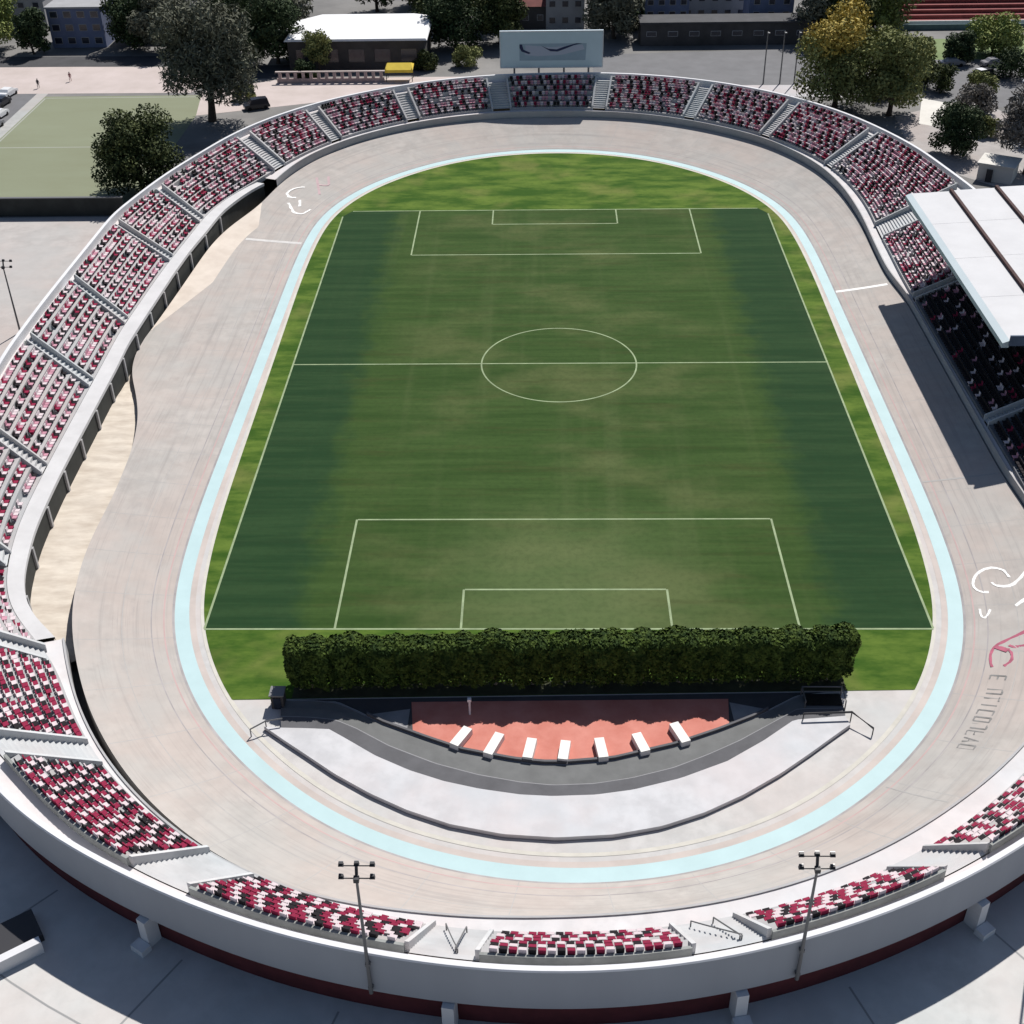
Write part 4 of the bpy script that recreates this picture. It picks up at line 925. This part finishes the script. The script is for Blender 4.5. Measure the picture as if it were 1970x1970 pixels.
building('office_building', 'dark blue block right of the billboard', (24, 143, 0), (9, 8, 6.8), 'navy_wall', 'dark_asphalt', ((4, 3, 1.3, 1.1),))
building('office_building', 'narrow dark blue block behind the three masts', (45, 141, 0), (9, 8, 7.2), 'navy_wall', 'dark_asphalt', ((3, 3, 1.3, 1.1),))
building('warehouse', 'long low dark warehouse beyond the asphalt court', (35, 131, 0), (34, 6, 4.2), 'dark_build', 'dark_asphalt', ((8, 1, 2, 1),))
building('white_building', 'white-topped long wall building behind the dark warehouse', (35, 152, 0), (14, 7, 5.5), 'grey_wall', 'white_hall', ((5, 2, 1.4, 1.1),))
fs = empty('far_stand', (92, 146, PZ), 'dark red spectator stand far off at the upper right', 'stand')
for k in range(5): b = MB(); b.box((0, -3 + k * 1.4, .4 + k * .35), (42, 1.39, .9 + k * .7)); b.build('step', M['red_stand'], fs)
b = MB(); b.box((0, -6.2, .7), (44, .25, 1.4)); b.build('front_wall', M['white_paint'], fs)
b = MB(); b.box((0, -8.0, .55), (46, .2, 1.1)); b.build('barrier', M['teal'], fs)
b = MB(); b.box((-4, 6.2, 2.6), (3.2, 2.4, 5.2)); b.build('cabin', M['rim'], fs)
# low pink colonnade and dark wall by the artificial pitch
fc = empty('post_fence', (-41, 104.6, PZ), 'row of pinkish posts on a low wall before the white hall', 'fence')
b = MB(); b.box((0, .5, .4), (20, .3, .8)); b.build('plinth', M['pink_post'], fc)
for i in range(14): b = MB(); b.box((-9.4 + i * 1.45, .5, 1.35), (.55, .4, 1.1)); b.build('post', M['pink_post'], fc)
b = MB(); b.box((0, .5, 2.0), (20.4, .5, .2)); b.build('rail', M['pink_pave'], fc)
tw = empty('boundary_wall', (-85, 40.2, PZ), 'long black boundary wall at the near end of the artificial pitch', 'wall')
b = MB(); b.box((0, 0, 1.3), (46, .35, 2.7)); b.build('wall', M['dark_wall'], tw); b = MB(); b.box((0, 0, 2.7), (46.2, .5, .12)); b.build('coping', M['steel'], tw)
aw = empty('awning', (-28.2, 106.5, PZ), 'bright yellow canvas awning on dark posts behind the far left rim', 'awning')
b = MB(); b.add([(-2.6, -1.6, 2.2), (2.6, -1.6, 2.2), (2.6, 1.6, 2.5), (-2.6, 1.6, 2.5), (-2.2, 0, 3.1), (2.2, 0, 3.1), (-2.6, -1.62, 1.7), (2.6, -1.62, 1.7)], [(0, 1, 5, 4), (1, 2, 5), (2, 3, 4, 5), (3, 0, 4), (6, 7, 1, 0)]); b.build('canvas', M['yellow'], aw)
for x, y in ((-2.4, -1.4), (2.4, -1.4), (2.4, 1.4), (-2.4, 1.4)): b = MB(); b.tube([(x, y, -.05), (x, y, 2.4)], .07, 6); b.build('post', M['steel_dark'], aw)
kb = empty('white_shed', (66.3, 52.5, PZ), 'flat cream shed beside the right rim under the leafless tree', 'shed')
b = MB(); b.box((0, 0, 1.2), (5, 4.4, 2.5), -.5); b.build('wall', M['tan'], kb); b = MB(); b.box((0, 0, 2.55), (5.5, 4.9, .18), -.5); b.build('roof', M['tan'], kb); b = MB(); b.box((-1.9, -2.0, 1), (.9, .1, 1.9), -.5); b.build('door', M['steel_dark'], kb)
# parapet and stair pit at the lower left corner
sw = empty('stair_parapet', (-35.6, -84.6, PZ), 'low pale parapet beside a dark stair pit in the lower left corner', 'parapet')
b = MB(); b.box((0, 0, .5), (4.6, .55, 1.1), .62); b.build('parapet', M['rim'], sw); b = MB(); b.box((-.9, 1.6, .3), (4.8, 2.4, .6), .62); b.build('pit_cover', M['steel_dark'], sw)

# ------------------------------------------------------------------ vehicles and people
def car(loc, rz, paint, label, roofm=None, L=4.5, W=1.8, H=1.5, suv=False):
    t = empty('parked_car', loc, label, 'car', 'cars parked around the stadium'); t.rotation_euler = (0, 0, rz)
    prof = [(-L / 2, .35), (-L / 2, .75), (-L * .46, .95), (-L * .3, 1.0), (-L * .2, H * .96), (L * .12, H), (L * (.3 if not suv else .42), 1.02 if not suv else H * .96), (L * .47, .9), (L / 2, .7), (L / 2, .35)]
    b = MB(); n = len(prof)
    for y in (-W / 2, W / 2): pass
    vs = []
    for y in (-1, 1):
        for x, z in prof: vs.append((x, y * (W / 2) * (1 if z < 1.03 else .84), z))
    b.add(vs, [tuple(range(n)), tuple(range(2 * n - 1, n - 1, -1))] + [(i, (i + 1) % n, n + (i + 1) % n, n + i) for i in range(n)]); b.build('body', M[paint], t)
    b = MB(); b.box((-.04 * L, 0, (1.04 + H) / 2 - .02), (L * .36, W * .9, (H - 1.06) * .7), 0, .92); b.build('window', M['glass'], t)
    if roofm: b = MB(); b.box((-.03 * L, 0, H + .012), (L * .3, W * .78, .03)); b.build('roof', M[roofm], t)
    for x in (-L * .31, L * .31):
        for y in (-W / 2 + .06, W / 2 - .06): b = MB(); b.tube([(x, y - .1, .33), (x, y + .1, .33)], .33, 12); b.build('wheel', M['rubber'], t)
    return t
car((-52, 89.6, PZ), .4, 'car_dark', 'black van parked just behind the upper left rim', H=1.9, suv=True)
car((78.5, 103.5, PZ), .5, 'car_dark', 'black car with a white roof among the trees at right', roofm='car_white', L=4.8, H=1.7, suv=True)
car((75.5, 111.8, PZ), .1, 'car_grey', 'dark grey car in front of the low bush at right', L=4.6)
car((-99.4, 98.6, PZ), 1.4, 'car_white', 'white car at the left edge beside the artificial pitch')
car((-98.6, 93, PZ), 1.45, 'car_dark', 'black car at the left edge below the white car')
car((-96.6, 86, PZ), 1.45, 'car_white', 'lower white car at the left edge beside the pitch kerb')
car((-95.4, 80, PZ), 1.4, 'car_grey', 'grey car at the left edge, lowest of the line')
car((87, 99, PZ), .3, 'car_white', 'white car parked right of the black car with the white roof')
car((83, 111.5, PZ), .15, 'car_grey', 'grey car in front of the spreading light green tree', L=4.3)
def person(loc, cloth, label):
    t = empty('person', loc, label, 'person'); b = MB()
    me = bpy.data.meshes.new('body'); vs = [(0, 0, .95), (0, 0, 1.2), (0, 0, 1.42), (0, .02, 1.53), (0, .02, 1.68), (.1, 0, .9), (.12, .05, .48), (.12, .0, .05), (-.1, 0, .9), (-.12, -.12, .5), (-.12, -.1, .05), (.2, 0, 1.4), (.26, .02, 1.12), (.26, .1, .86), (-.2, 0, 1.4), (-.26, .02, 1.12), (-.26, .05, .86)]
    es = [(0, 1), (1, 2), (2, 3), (3, 4), (0, 5), (5, 6), (6, 7), (0, 8), (8, 9), (9, 10), (2, 11), (11, 12), (12, 13), (2, 14), (14, 15), (15, 16)]
    me.from_pydata(vs, es, []); me.materials.append(M[cloth]); o = bpy.data.objects.new('body', me); col.objects.link(o); o.parent = t
    md = o.modifiers.new('skin', 'SKIN'); rd = [.16, .15, .17, .06, .11, .1, .075, .05, .1, .075, .05, .075, .05, .04, .075, .05, .04]
    for i, r in enumerate(rd): me.skin_vertices[0].data[i].radius = (r, r * .8)
    me.skin_vertices[0].data[0].use_root = True
    o.modifiers.new('sub', 'SUBSURF').levels = 1
    b = MB(); b.tube([(0, 0, 1.66), (0, 0, 1.72), (0, 0, 1.78)], [.12, .12, .05], 8); b.build('hair', M['black'], t)
    return t
person((-95.3, 103.3, PZ), 'cloth_dark', 'person in dark clothes walking at the corner of the artificial pitch')
person((-90.6, 107.5, PZ), 'cloth_pink', 'person in pinkish clothes crossing the pink paving')

# ------------------------------------------------------------------ light, sky, camera
w = bpy.data.worlds.new('World'); scene.world = w; w.use_nodes = True
nt = w.node_tree; bg = nt.nodes['Background']; sky = nt.nodes.new('ShaderNodeTexSky'); sky.sky_type = 'NISHITA'; sky.sun_disc = False
EL, AZ = R(51), R(23)          # azimuth measured from +Y towards +X
sky.sun_elevation = EL; sky.sun_rotation = AZ; sky.air_density = 1.0; sky.dust_density = .6; sky.ozone_density = 1.5
nt.links.new(sky.outputs['Color'], bg.inputs['Color']); bg.inputs['Strength'].default_value = .058
sd = bpy.data.lights.new('sun', 'SUN'); sd.energy = 4.8; sd.angle = R(.53); sd.color = (1, .965, .915)
so = bpy.data.objects.new('sun', sd); col.objects.link(so)
dirv = Vector((math.sin(AZ) * math.cos(EL), math.cos(AZ) * math.cos(EL), math.sin(EL)))
so.rotation_euler = dirv.to_track_quat('Z', 'Y').to_euler(); so.location = dirv * 200
cam = bpy.data.cameras.new('camera'); co_ = bpy.data.objects.new('camera', cam); col.objects.link(co_)
pit, yaw, rol = 0.6082845651936389, -0.027334780882812472, -0.01804922528669689
cp, sp, cy, sy = math.cos(pit), math.sin(pit), math.cos(yaw), math.sin(yaw)
fwd = Vector((sy * cp, cy * cp, -sp)); rt = Vector((cy, -sy, 0)); up_ = rt.cross(fwd)
r2 = rt * math.cos(rol) + up_ * math.sin(rol); u2 = -rt * math.sin(rol) + up_ * math.cos(rol)
mw = Matrix.Identity(4)
for i in range(3): mw[i][0] = r2[i]; mw[i][1] = u2[i]; mw[i][2] = -fwd[i]; mw[i][3] = CAM[i]
co_.matrix_world = mw
cam.sensor_width = 36; cam.lens = 2419.6645 / 1970 * 36; cam.clip_start = .5; cam.clip_end = 4000
scene.camera = co_
scene.view_settings.view_transform = 'Standard'; scene.view_settings.look = 'None'; scene.view_settings.gamma = 1; scene.view_settings.use_curve_mapping = False
scene.view_settings.exposure = .3
